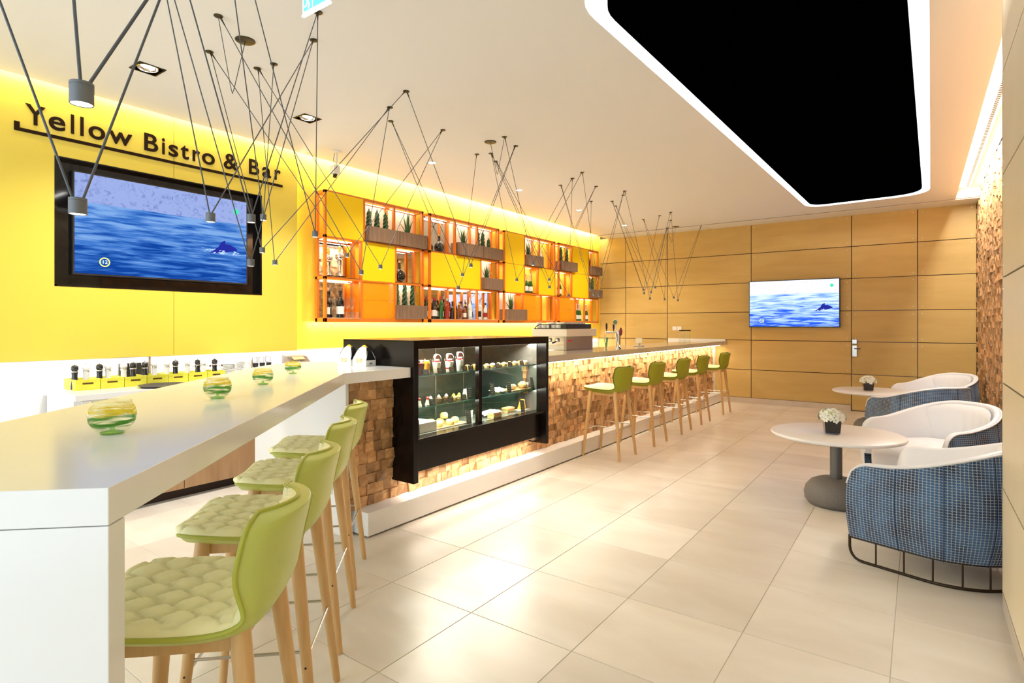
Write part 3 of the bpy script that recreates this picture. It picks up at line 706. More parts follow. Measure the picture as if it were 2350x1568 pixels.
def sandw(x, y, label): food('sandwich', label, 'sandwich', x, y, Z3, [('bottom_slice', 'bread', rough(MB().box(-.035, .035, -.06, .06, 0, .016), .002, 1)), ('filling', 'salad', rough(MB().box(-.038, .038, -.062, .062, .016, .026), .003, 2)), ('tomato_slice', 'tomato', MB().box(-.036, .037, -.05, .05, .026, .033)), ('top_slice', 'scone', rough(MB().box(-.035, .035, -.06, .06, .033, .048), .002, 3))])
sandw(-3.14, 4.10, 'sandwich with tomato at the front right of the mullion, case deck')
sandw(-3.22, 4.42, 'sandwich with bright red tomato in the middle of the deck')
food('pie_slice', 'slice of golden pie on white paper at the right of the deck', 'pie', -3.2, 4.65, Z3, [('pie', 'custard', MB().add([(0, -.04, 0), (0, .05, 0), (0, .02, .10), (-.05, -.04, 0), (-.05, .05, 0), (-.05, .02, .10)], [(0, 1, 2), (3, 5, 4), (0, 3, 4, 1), (1, 4, 5, 2), (2, 5, 3, 0)])), ('paper', 'paper', MB().box(-.07, .03, -.09, .09, -.0, .002))])
trz = MB().box(-3.68, -3.36, 3.05, 4.65, Z3, Z3+.012).build('steel_tray', M['steel']); tag(trz, 'shallow steel tray lying at the back of the case deck', 'tray')

# ================================================================ shelf units on the yellow wall
XF, XB = -5.47, -5.645
DZ = [1.495, 1.998, 2.472, 2.999]     # bay levels
def unit(y0, y1, label, rows, first):
    W = y1-y0; t = thing('shelf_unit', label, 'shelf', (XB, y0, 1.495)); D = XF-XB; b = .033
    fr = MB()
    for z in (0, .503-.014, .990-.014-.013, 1.504-b):
        hz = .045 if z == 0 else b
        fr.box(D-b, D, 0, W, z, z+hz).box(0, b, 0, W, z, z+hz)
    for y in (0, W-b):
        fr.box(D-b, D, y, y+b, 0, 1.504).box(0, b, y, y+b, 0, 1.504)
    for z in (0, .503-.014, .963, 1.504-b):
        hz = .045 if z == 0 else b
        for y in (0, W-b): fr.box(b, D-b, y, y+b, z, z+hz)
    fr.build('frame', M['orange'], t, bevel=.002)
    Zr = [(.045, .489), (.517, .963), (.991, 1.476)]
    for (ri, bays) in rows:
        z0, z1 = Zr[ri]
        for (a, c, kind) in bays:
            a -= y0; c -= y0
            if c < W-.05:
                MB().box(0, b, c, c+b, z0, z1).box(D-b, D, c, c+b, z0, z1).build('divider', M['orange'], t)
            if kind == 'Y': MB().box(D-.02, D+.002, a, c, z0-.01, z1+.01).build('door', M['yellowdoor'], t, bevel=.002)
            elif kind == 'O':
                zm = (z0+z1)/2
                for q0, q1 in ((z0, zm-.003), (zm+.003, z1)): MB().box(D-.016, D-.012, a, c, q0, q1).build('glass_drawer', M['frosted'], t)
                MB().box(0, .006, a, c, z0, z1).build('back_panel', M['orange2'], t)
            else:
                MB().box(0, .006, a, c, z0, z1).build('back_panel', M[{'m': 'mirror', 'y': 'yellowwall', 'p': 'paleback'}[kind]], t)
                MB().box(.04, .05, a+.03, c-.03, z1-.004, z1).build('light_strip', M['led'], t)
                MB().box(0, D, a, c, z0-.004, z0+.002).build('shelf_board', M['paleback'], t)
    area('bay_light', (XF-.06, (y0+y1)/2, 2.97), (.05, 1.4), 1.6, (1, .85, .65))
    area('bay_light', (XF-.06, (y0+y1)/2, 2.44), (.05, 1.4), 1.6, (1, .85, .65))
    area('bay_light', (XF-.06, (y0+y1)/2, 1.975), (.05, 1.4), 1.6, (1, .85, .65))
unit(3.98, 5.558, 'orange framed wall shelf unit nearest the television wall', [
    (2, [(4.008, 4.528, 'Y'), (4.528, 5.016, 'p'), (5.044, 5.53, 'p')]),
    (1, [(4.008, 4.49, 'm'), (4.518, 5.04, 'Y'), (5.04, 5.53, 'm')]),
    (0, [(4.008, 4.49, 'm'), (4.518, 5.04, 'O'), (5.04, 5.53, 'p')])], 0)
unit(5.676, 7.27, 'orange framed wall shelf unit holding the row of spirit bottles', [
    (2, [(5.704, 6.19, 'm'), (6.218, 6.70, 'p'), (6.728, 7.242, 'p')]),
    (1, [(5.704, 6.783, 'Y'), (6.783, 7.242, 'p')]),
    (0, [(5.704, 6.19, 'm'), (6.218, 6.70, 'm'), (6.728, 7.242, 'm')])], 0)
unit(7.399, 8.994, 'orange framed wall shelf unit third along, above the coffee machine', [
    (2, [(7.427, 7.97, 'Y'), (7.97, 8.44, 'p'), (8.468, 8.966, 'y')]),
    (1, [(7.427, 7.97, 'Y'), (7.97, 8.40, 'y'), (8.428, 8.966, 'Y')]),
    (0, [(7.427, 7.92, 'p'), (7.948, 8.51, 'O'), (8.51, 8.966, 'y')])], 0)
unit(9.117, 10.729, 'orange framed wall shelf unit at the end by the plywood wall', [
    (2, [(9.145, 9.60, 'y'), (9.628, 10.275, 'Y'), (10.275, 10.701, 'y')]),
    (1, [(9.145, 9.60, 'y'), (9.628, 10.275, 'Y'), (10.275, 10.701, 'y')]),
    (0, [(9.145, 9.74, 'O'), (9.74, 10.12, 'm'), (10.148, 10.701, 'y')])], 0)
R1, R2, R3 = 2.488, 2.014, 1.542      # floor heights of the three rows (top, middle, bottom)
def planter(y0, y1, z, label):
    t = thing('planter_box', label, 'planter', (-5.50, (y0+y1)/2, z)); h = (y1-y0)/2
    MB().box(-.09, -.075, -h, h, 0, .175).box(.075, .09, -h, h, 0, .175).box(-.075, .075, -h, -h+.015, 0, .175).box(-.075, .075, h-.015, h, 0, .175).box(-.075, .075, -h+.015, h-.015, 0, .01).build('box', M['planter'], t)
    stuff(MB().grid(lambda u, v: (-.075+.15*u, -h+.015+(2*h-.03)*v, .15+.006*math.sin(u*31+v*57)), 8, 14).build('soil', M['joint'], t))
def aloe(y, z, h, label, n=10, seed=1):
    t = thing('aloe_plant', label, 'plant', (-5.50, y, z+.15)); r = random.Random(seed)
    for k in range(n):
        an = k*2.399; lean = .12+.55*(k/n); L = h*(1-.35*k/n)*r.uniform(.85, 1.1); w0 = .021
        b = MB(); d = Vector((math.cos(an), math.sin(an), 0)); sd = Vector((-d.y, d.x, 0)); ring = []
        for i in range(7):
            q = i/6; p = d*(math.sin(lean*(.6+q*.6))*L*q+.012)*(.55 if abs(d.x) > .5 else 1)+Vector((0, 0, L*q*math.cos(lean*q*.8))); ww = w0*(1-q**1.6)+.0006
            ring.append([p+sd*ww, p+d*.006*(1-q), p-sd*ww, p-d*.007*(1-q)])
        for a in ring: b.v += [tuple(x) for x in a]
        for i in range(6):
            for j in range(4): b.f.append((i*4+j, i*4+(j+1) % 4, i*4+4+(j+1) % 4, i*4+4+j))
        b.build('leaf', M['leaf'], t, 60)
def braid(y, z, h, label, seed=0):
    t = thing('braided_plant', label, 'plant', (-5.50, y, z+.14))
    for k in range(3):
        pts, rs = [], []
        for i in range(28):
            q = i/27; a = q*PI*3.3+k*2*PI/3+seed; R = .026*(1-.45*q)*(1.0 if q < .92 else .6)
            pts.append((R*math.cos(a), R*1.1*math.sin(a), q*h)); rs.append(.016*(1-.35*q) if q < .9 else .016*.65*(1-(q-.9)*9))
        b = MB().tube(pts, [max(.0012, x) for x in rs], 7); b.build('stem', M['leaf2'], t, 60)
    for k in range(5): MB().cyl((0, 0, h*.97), (.02*math.cos(k*1.3), .02*math.sin(k*1.3), h*1.12), .004, .0008, 5).build('leaf_tip', M['leaf'], t, 60)
planter(4.565, 5.062, R1, 'grey wood planter under three braided plants, top row beside yellow door')
planter(5.068, 5.572, R1, 'grey wood planter under single aloe, top row of the first shelf unit')
for y, l in ((4.64, 'short braided plant, left one of three in the top planter'), (4.77, 'short braided plant, middle one of three in the top planter'), (4.91, 'short braided plant, right one of three in the top planter')): braid(y, R1, .25, l, y*5)
aloe(5.29, R1, .33, 'upright aloe in the top row of the first shelf unit', 9, 2)
planter(5.05, 5.572, R3, 'grey wood planter in the bottom row of the first shelf unit')
for y, l in ((5.10, 'tall braided plant against the orange drawers, bottom planter'), (5.24, 'tall braided plant in the middle of the bottom planter'), (5.38, 'tall braided plant on the right of the bottom planter')): braid(y, R3, .33, l, y*3)
planter(6.246, 6.785, R1, 'grey wood planter under spreading aloe, top row of second unit')
planter(6.795, 7.299, R1, 'grey wood planter with slim braided plants, top row of second unit')
aloe(6.42, R1, .24, 'spreading aloe in the top row of the second shelf unit', 14, 5)
for y, l in ((6.76, 'slim braided plant partly behind an orange post, second unit'), (6.88, 'slim braided plant in the middle of the second unit planter'), (7.03, 'small braided plant at the right of the second unit planter')): braid(y, R1, .27 if y < 7 else .18, l, y)
planter(6.818, 7.299, R2, 'grey wood planter in the middle row beside the wide yellow door')
aloe(6.98, R2, .24, 'spiky aloe in the middle row beside the wide yellow door', 12, 8)
planter(8.01, 8.50, R1, 'grey wood planter in the top row of the third shelf unit')
aloe(8.14, R1, .25, 'aloe in the top row of the third shelf unit', 12, 11)
planter(7.434, 7.98, R3, 'grey wood planter in the bottom row of the third shelf unit')
aloe(7.63, R3, .30, 'upright aloe in the bottom row of the third shelf unit', 9, 13)
planter(9.188, 9.733, R1, 'grey wood planter in the top row of the last shelf unit, left side')
for y, l in ((9.24, 'left braided plant in the top row of the last shelf unit'), (9.46, 'right braided plant in the top row of the last shelf unit')): braid(y, R1, .30, l, y)
planter(10.313, 10.797, R1, 'grey wood planter at the top right corner of the last unit')
aloe(10.38, R1, .24, 'thin aloe at the top right corner of the last unit', 8, 17)
planter(10.33, 10.80, R2, 'grey wood planter in the middle row of the last shelf unit')
for y, l in ((10.36, 'left of two leaning braided plants in the last unit'), (10.50, 'right of two leaning braided plants in the last unit')): braid(y, R2, .30, l, y)
# bottles and glasses
def bottle(x, y, z, kind, label, h=.30, r=.037, group=None):
    t = thing('bottle', label, 'bottle', (x, y, z), 0, group)
    P = {'wine': [(0, 0), (r, .003), (r, h*.60), (r*.8, h*.68), (r*.38, h*.76), (r*.36, h*.97), (r*.40, h*.975), (r*.40, h), (0, h)],
         'champ': [(0, 0), (r*1.1, .004), (r*1.12, h*.40), (r*.95, h*.52), (r*.5, h*.70), (r*.36, h*.85), (r*.36, h)],
         'round': [(0, 0), (r*.9, .003), (r*1.5, h*.12), (r*1.75, h*.30), (r*1.45, h*.48), (r*.6, h*.62), (r*.42, h*.70), (r*.40, h*.96), (0, h*.96)],
         'spirit': [(0, 0), (r, .003), (r, h*.58), (r*.85, h*.66), (r*.36, h*.72), (r*.34, h*.90), (0, h*.90)]}[kind[0]]
    MB().lathe(P, 18).build('body', M[kind[1]], t, 35)
    if kind[0] == 'champ':
        MB().lathe([(r*.78, h*.58), (r*.52, h*.71), (r*.40, h*.85), (r*.44, h*.99), (r*.3, h*1.01), (0, h*1.01)], 16, cap=False).build('foil', M['foil'], t, 40)
    elif kind[2]: MB().lathe([(r*.44, h*.88), (r*.44, h*1.0), (0, h*1.0)], 12, cap=False).build('cap', M[kind[2]], t, 40)
    if kind[3]: MB().lathe([(r*1.005+.0008*(1), h*.14), (r*1.005+.0008, h*.42)] if kind[0] != 'champ' else [(r*1.125, h*.10), (r*1.13, h*.34)], 18, cap=False).build('label', M[kind[3]], t, 40)
    return t
def decanter(x, y, z, s, label, m='glassamber'):
    t = thing('decanter', label, 'bottle', (x, y, z))
    MB().lathe([(0, 0), (.05*s, .004), (.095*s, .05*s), (.11*s, .11*s), (.095*s, .17*s), (.05*s, .215*s), (.026*s, .24*s), (.024*s, .34*s), (.03*s, .345*s), (0, .345*s)], 24).build('body', M[m], t, 40)
    if s < .8: MB().cyl((0, 0, .34*s), (0, 0, .39*s), .018*s, .02*s, 10).build('cork', M['cork'], t, 40)
XL = -5.53
decanter(XL+.005, 5.17, R2, .74, 'big round amber glass bottle with slim neck, first shelf unit', 'glasswine')
decanter(XL, 5.93, R1, .66, 'corked round dark bottle in the top row of the second unit', 'glasswine')
decanter(XL, 5.73, R1, .50, 'small corked round bottle at the left edge of the second unit', 'glasswine')
def trophy(y, label, s=1):
    t = thing('trophy', label, 'trophy', (XL, y, R2))
    MB().box(-.04*s, .04*s, -.05*s, .05*s, 0, .02).build('base', M['bezel'], t)
    MB().lathe([(.03*s, .02), (.02*s, .04), (.012*s, .10*s), (.022*s, .15*s), (.035*s, .2*s)], 14).build('stem', M['chrome'], t, 40)
    MB().ball((0, 0, .25*s), .052*s, 14, 9).build('globe', M['chrome'], t, 60)
    MB().lathe([(.02*s, .30*s), (.012*s, .33*s), (.02*s, .36*s), (0, .375*s)], 10).build('finial', M['gold'], t, 40)
trophy(4.08, 'silver and gold globe trophy, left one, first shelf unit', .85); trophy(4.23, 'silver globe trophy, right one, first shelf unit', 1.0)
def wineglass(y, z, label, s=1, x=XL, group=None):
    t = thing('wine_glass', label, 'glass', (x, y, z), 0, group)
    MB().lathe([(.036*s, 0), (.034*s, .003), (.004*s, .008), (.004*s, .09*s), (.02*s, .105*s), (.04*s, .14*s), (.041*s, .17*s), (.032*s, .215*s)], 18, cap=False).build('glass', M['clear'], t, 50)
bottle(XL, 4.05, R3, ('wine', 'glasswine', None, 'paper'), 'dark wine bottle with white label behind the corner post, bottom shelf', .29, .036)
bottle(XL, 4.24, R3, ('wine', 'glasswine', 'bezel', 'paper'), 'large dark bottle with diamond white label, bottom shelf, first unit', .32, .044)
wineglass(4.17, R3, 'stemmed wine glass behind the dark bottle, bottom shelf', 1.1, XL-.05)
for y, l in ((4.33, 'large empty wine glass right of the dark bottle'), (4.41, 'second empty wine glass right of the dark bottle')): wineglass(y, R3, l, 1.15)
for k, y in enumerate((4.30, 4.38, 4.45)): tag(MB().lathe([(.026, 0), (.028, .002), (.034, .07), (.032, .07), (.025, .006), (0, .006)], 16, (XL+.05, y, R3), False).build('tumbler', M['clear'], None, 40), ['small clear tumbler in front of the wine glasses, left one', 'small clear tumbler in front of the wine glasses, middle one', 'small clear tumbler by the orange post'][k], 'glass')
for k in range(4): wineglass(4.66+.09*(k % 2), R3+(.0 if k < 2 else .232), ['wine glass behind the lower orange glass drawer, left', 'wine glass behind the lower orange glass drawer, right', 'wine glass behind the upper orange glass drawer, left', 'wine glass behind the upper orange glass drawer, right'][k], .85, XL-.03)
bs = [(5.72, 'spirit', 'glasswine', 'bezel', 'paper', .27, 'squat dark bottle at the left end of the spirits row'), (5.78, 'wine', 'glasswine', 'redfoil', 'paper', .30, 'dark wine bottle behind the orange corner post'), (5.86, 'wine', 'glasswine', 'redfoil', 'paper', .29, 'dark bottle with red cap, left of the green bottles'),
      (5.93, 'wine', 'glassgreen', 'redfoil', None, .32, 'bright green bottle with red cap'), (5.99, 'spirit', 'glassgreen', 'foil', 'paper', .27, 'green bottle with white label'), (6.06, 'spirit', 'glassred', 'foil', 'redfoil', .30, 'clear bottle half full of red amber spirit'), (6.12, 'spirit', 'glassred', 'bezel', 'paper', .28, 'slim amber bottle against the post'), (6.17, 'spirit', 'glasswine', 'bezel', None, .26, 'short black bottle beside the first inner post'),
      (6.25, 'wine', 'glasswine', 'bezel', 'bezel', .30, 'tall black bottle right of the first inner post'), (6.31, 'round', 'glassamber', 'gold', None, .24, 'round amber bottle with gold cap'), (6.38, 'round', 'glassred', 'redfoil', None, .26, 'round red brown bottle with red cap'), (6.44, 'spirit', 'glassamber', 'gold', 'paper', .23, 'short amber bottle with white label'), (6.51, 'spirit', 'glasswine', 'cork', 'blackcard', .30, 'black labelled bottle with pale cap'), (6.57, 'wine', 'glassclear', 'foil', 'paper', .33, 'tall clear bottle with white label'), (6.64, 'spirit', 'glassclear', 'bezel', 'blackcard', .28, 'clear bottle with black label at the second inner post'),
      (6.79, 'spirit', 'glassclear', 'foil', 'blackcard', .31, 'clear bottle with dark label right of the second inner post'), (6.87, 'spirit', 'glassclear', 'foil', 'paper', .32, 'tall clear spirit bottle with white label near the right'), (6.94, 'spirit', 'glassclear', 'bezel', 'redfoil', .26, 'clear bottle with reddish label at the right end')]
for k, (y, sh, mm, cp, lb, h, l) in enumerate(bs): bottle(XL+(.035 if k % 2 else -.01), y, R3, (sh, mm, cp, lb), l+', spirits shelf', h, .030)
for y, z, l in ((8.56, R1, 'green champagne bottle in the top row of the third unit'), (8.06, R2, 'left of two champagne bottles, middle row of third unit'), (8.20, R2, 'right of two champagne bottles, middle row of third unit'),
                (9.08+.10, R2, 'champagne bottle behind the corner post of the last unit'), (9.83, R3, 'left green champagne bottle in the bottom row of the last unit'), (9.95, R3, 'middle green champagne bottle in the bottom row of the last unit'), (10.23, R3, 'champagne bottle right of the post, bottom row of last unit')):
    bottle(XL+.03, y, z, ('champ', 'glassgreen', None, 'paper'), l, .33, .040)
bottle(XL, 9.79, R3, ('round', 'glasswine', 'gold', None), 'squat round dark bottle left of the champagne, bottom row', .22, .032)
for k in range(4): wineglass(8.06+.12*k, R3, ['glass behind the orange drawers of the third unit, first', 'glass behind the orange drawers of the third unit, second', 'glass behind the orange drawers of the third unit, third', 'glass behind the orange drawers of the third unit, last'][k], .9, XL-.03)

# ================================================================ bar stools
PR = [(.238, .738, .12), (.232, .746, .160), (.205, .752, .190), (.15, .751, .207), (.05, .745, .215), (-.05, .743, .216), (-.125, .749, .213), (-.17, .768, .207), (-.192, .80, .206), (-.204, .845, .208), (-.214, .895, .212), (-.224, .940, .214), (-.231, .970, .212), (-.235, .988, .200), (-.237, .998, .172), (-.238, 1.002, .12)]
def cr(p0, p1, p2, p3, t): return .5*((2*p1)+(-p0+p2)*t+(2*p0-5*p1+4*p2-p3)*t*t+(-p0+3*p1-3*p2+p3)*t**3)
def prof(v):
    s = v*(len(PR)-1); i = min(int(s), len(PR)-2); t = s-i; g = lambda k: PR[max(0, min(len(PR)-1, k))]
    return [cr(g(i-1)[k], g(i)[k], g(i+1)[k], g(i+2)[k], t) for k in range(3)]
def seat_pt(u, v, off=0):
    y, z, w_ = prof(v); x = u*w_
    bk = max(0, min(1, (v-.42)/.25)); bk = bk*bk*(3-2*bk)
    y += bk*.062*u*u; z += (1-bk)*.010*u*u
    a = prof(min(1, v+.02)); b = prof(max(0, v-.02)); ty, tz = a[0]-b[0], a[1]-b[1]; L = math.hypot(ty, tz) or 1
    ny, nz = -tz/L*-1, ty/L*-1           # towards sitter : up on the seat, forward on the back
    nrm = Vector((-bk*u*.55, ny, nz)).normalized()
    return Vector((x, y, z))+nrm*off
def hexh(a, b, P=.125, Q=.078):
    """quilting height: 1 in the middle of a cell, 0 on the stitch lines"""
    best = []
    i0, j0 = round(a/P*2), round(b/Q*2)
    for i in range(i0-2, i0+3):
        for j in range(j0-2, j0+3):
            if (i+j) % 2: continue
            best.append(math.hypot((a-i*P/2)*.9, (b-j*Q/2)*1.1))
    best.sort(); d = (best[1]-best[0]); return min(1, d/.017)
def make_stool(kind):
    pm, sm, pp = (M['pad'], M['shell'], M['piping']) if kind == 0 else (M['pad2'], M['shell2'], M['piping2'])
    t = thing('bar_stool', '', 'stool', (0, 0, 0))
    NU, NV = (66, 112) if kind == 0 else (30, 52)
    arc = [0]
    for j in range(NV):
        a, b = prof(j/NV), prof((j+1)/NV); arc.append(arc[-1]+math.hypot(a[0]-b[0], a[1]-b[1]))
    def pad(u, v):
        uu = 2*u-1; e = min(1, (1-abs(uu))*7)*min(1, v*14, (1-v)*14); e = max(0, e)**.6
        h = hexh(arc[int(round(v*NV))], uu*prof(v)[2])
        return seat_pt(uu*.995, v, .001+e*.012+.017*(h**.5)*min(1, e*1.3))
    MB().grid(pad, NU, NV).build('seat_pad', pm, t, 85)
    def sh(u, v):
        uu = 2*u-1; return seat_pt(uu, v, (-.030-.012*max(0, min(1, (.5-v)*6)))*max(0, 1-abs(uu)**6)*min(1, v*12+.05, (1-v)*12+.05)-.001)
    MB().grid(sh, 20, 44, flip=True).build('seat_shell', sm, t, 85)
    edge = [seat_pt(-1, k/40) for k in range(41)]+[seat_pt(-1+2*k/10, 1) for k in range(1, 10)]+[seat_pt(1, 1-k/40) for k in range(41)]+[seat_pt(1-2*k/10, 0) for k in range(1, 10)]
    MB().tube(edge, .0062, 6, True).build('piping', pp, t, 80)
    # back seam and side notch
    MB().tube([seat_pt(.42-.1*k/10, .55+.42*k/10, -.0345) for k in range(11)], .0012, 4).build('seam', pp, t)
    for sx in (-1, 1):
        for sy in (-1, 1):
            top = Vector((sx*.150, sy*.155+(.0 if sy > 0 else .012), .735)); ft = Vector((sx*.208, sy*.222, 0))
            lg_ = MB().tube([ft, ft+(top-ft)*.02, ft+(top-ft)*.5, ft+(top-ft)*.93, top], [.0125, .0145, .019, .0245, .024], 12).build('leg', M['oak'], t, 60)
            q = ft+(top-ft)*(.30/.735); MB().cyl(q+Vector((sx*.0165, 0, 0)), q+Vector((sx*.0182, 0, 0)), .004, n=8).build('bolt', M['dark'], lg_)
    ap = MB()
    ap.box(-.14, .14, .128, .150, .682, .720).box(-.14, .14, -.142, -.122, .682, .720).box(-.148, -.128, -.14, .14, .682, .720).box(.128, .148, -.14, .14, .682, .720)
    ap.build('apron', M['oak'], t, bevel=.003)
    def lp(sx, sy, z): top = Vector((sx*.150, sy*.155, .735)); ft = Vector((sx*.208, sy*.222, 0)); return ft+(top-ft)*(z/.735)
    for a, b, z in (((-1, 1), (1, 1), .30), ((-1, -1), (1, -1), .325), ((-1, -1), (-1, 1), .345), ((1, -1), (1, 1), .345)):
        MB().cyl(lp(*a, z), lp(*b, z), .0055, n=8).build('stretcher', M['steel'], t, 60)
    return t
FA = math.atan2(-.683, -.730)-R90     # stools at the tall table face the table
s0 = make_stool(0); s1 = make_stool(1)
d_ = Vector((-.7095, .7045)); n_f = Vector((-.730, -.683))
rear = Vector((-2.671, 2.186))
names = ['lime quilted bar stool at the tall table, farthest one, beside the block wall', 'lime quilted bar stool at the tall table, second from the bar end', 'lime quilted bar stool at the tall table, second from the waterfall end', 'lime quilted bar stool at the tall table, nearest the waterfall end']
for k in range(4):
    c = rear-d_*(.616*k)+n_f*.222
    if k == 0: s0.location = (c.x, c.y, 0); s0.rotation_euler = (0, 0, FA); s0['label'] = names[0]; s0['group'] = 'lime stools along the tall table'
    else: dup(s0, (c.x, c.y, 0), FA, names[k], 'lime stools along the tall table')
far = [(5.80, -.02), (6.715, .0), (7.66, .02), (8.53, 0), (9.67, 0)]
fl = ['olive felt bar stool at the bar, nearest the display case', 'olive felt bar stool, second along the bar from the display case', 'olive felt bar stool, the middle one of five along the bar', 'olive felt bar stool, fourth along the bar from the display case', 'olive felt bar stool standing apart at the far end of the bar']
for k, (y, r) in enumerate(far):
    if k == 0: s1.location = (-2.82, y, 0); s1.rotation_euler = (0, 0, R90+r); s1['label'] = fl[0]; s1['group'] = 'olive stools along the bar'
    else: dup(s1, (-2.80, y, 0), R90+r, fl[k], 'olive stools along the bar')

# ================================================================ tub armchairs
def fabric():
    m = bpy.data.materials.new('blue_grid_fabric'); m.use_nodes = True; nt = m.node_tree; N = nt.nodes.new; L = nt.links.new; b = nt.nodes['Principled BSDF']
    b.inputs['Roughness'].default_value = .75; b.inputs['Sheen Weight'].default_value = .25
    uv = N('ShaderNodeUVMap'); sp = N('ShaderNodeSeparateXYZ'); L(uv.outputs[0], sp.inputs[0])
    def mth(op, a, b_=None, v=None):
        n = N('ShaderNodeMath'); n.operation = op; L(a, n.inputs[0])
        if b_ is not None: L(b_, n.inputs[1])
        if v is not None: n.inputs[1].default_value = v
        return n.outputs[0]
    fu = mth('FRACT', mth('MULTIPLY', sp.outputs[0], v=56)); fv = mth('FRACT', mth('MULTIPLY', sp.outputs[1], v=66))
    lu = mth('LESS_THAN', fu, v=.13); lv = mth('LESS_THAN', fv, v=.15)
    tri = mth('LESS_THAN', mth('ADD', fu, mth('MULTIPLY', mth('SUBTRACT', fv, v=1.0), v=-1)), v=.40)
    ln = mth('MAXIMUM', mth('MAXIMUM', lu, lv), tri)
    nz = N('ShaderNodeTexNoise'); mp = N('ShaderNodeMapping'); mp.inputs['Scale'].default_value = (9, 5, 1); L(uv.outputs[0], mp.inputs[0]); L(mp.outputs[0], nz.inputs['Vector']); nz.inputs['Scale'].default_value = 1; nz.inputs['Detail'].default_value = 3
    r = N('ShaderNodeValToRGB'); L(nz.outputs[0], r.inputs[0]); e = r.color_ramp.elements; e[0].position = .36; e[0].color = (.007, .016, .055, 1); e[1].position = .66; e[1].color = (.04, .13, .30, 1)
    mx = N('ShaderNodeMix'); mx.data_type = 'RGBA'; L(ln, mx.inputs[0]); L(r.outputs[0], mx.inputs[6]); mx.inputs[7].default_value = (.36, .42, .47, 1)
    L(mx.outputs[2], b.inputs['Base Color'])
    bp = N('ShaderNodeBump'); bp.inputs['Strength'].default_value = .5; bp.inputs['Distance'].default_value = .002; L(ln, bp.inputs['Height']); L(bp.outputs[0], b.inputs['Normal'])
    return m
M['fabric'] = fabric(); M['navy'] = mat('navy_seam', (.015, .035, .09), .8)
AW, AY, AR = .415, .35, .40      # half width, arm front, back radius
def Upath(s):
    """s in 0..1 from the right arm front round the back to the left arm front; returns point, outward normal, arc length"""
    st = AY+.02; arcL = PI*AW; tot = 2*st+arcL; a = s*tot
    if a < st: return Vector((AW, AY-a)), Vector((1, 0)), a
    if a > st+arcL: return Vector((-AW, -.02+(a-st-arcL))), Vector((-1, 0)), a
    t = (a-st)/AW; return Vector((AW*math.cos(t), -.02-AW*1.02*math.sin(t))), Vector((math.cos(t), -math.sin(t))), a
TOT = 2*(AY+.02)+PI*AW
def toph(s):
    a = min(s, 1-s)*TOT; h = .618+.165*(0.5-.5*math.cos(PI*min(1, max(0, (a-.12)/.80))))
    r = .13
    if a < r: h -= r-math.sqrt(max(0, r*r-(r-a)**2))
    return h
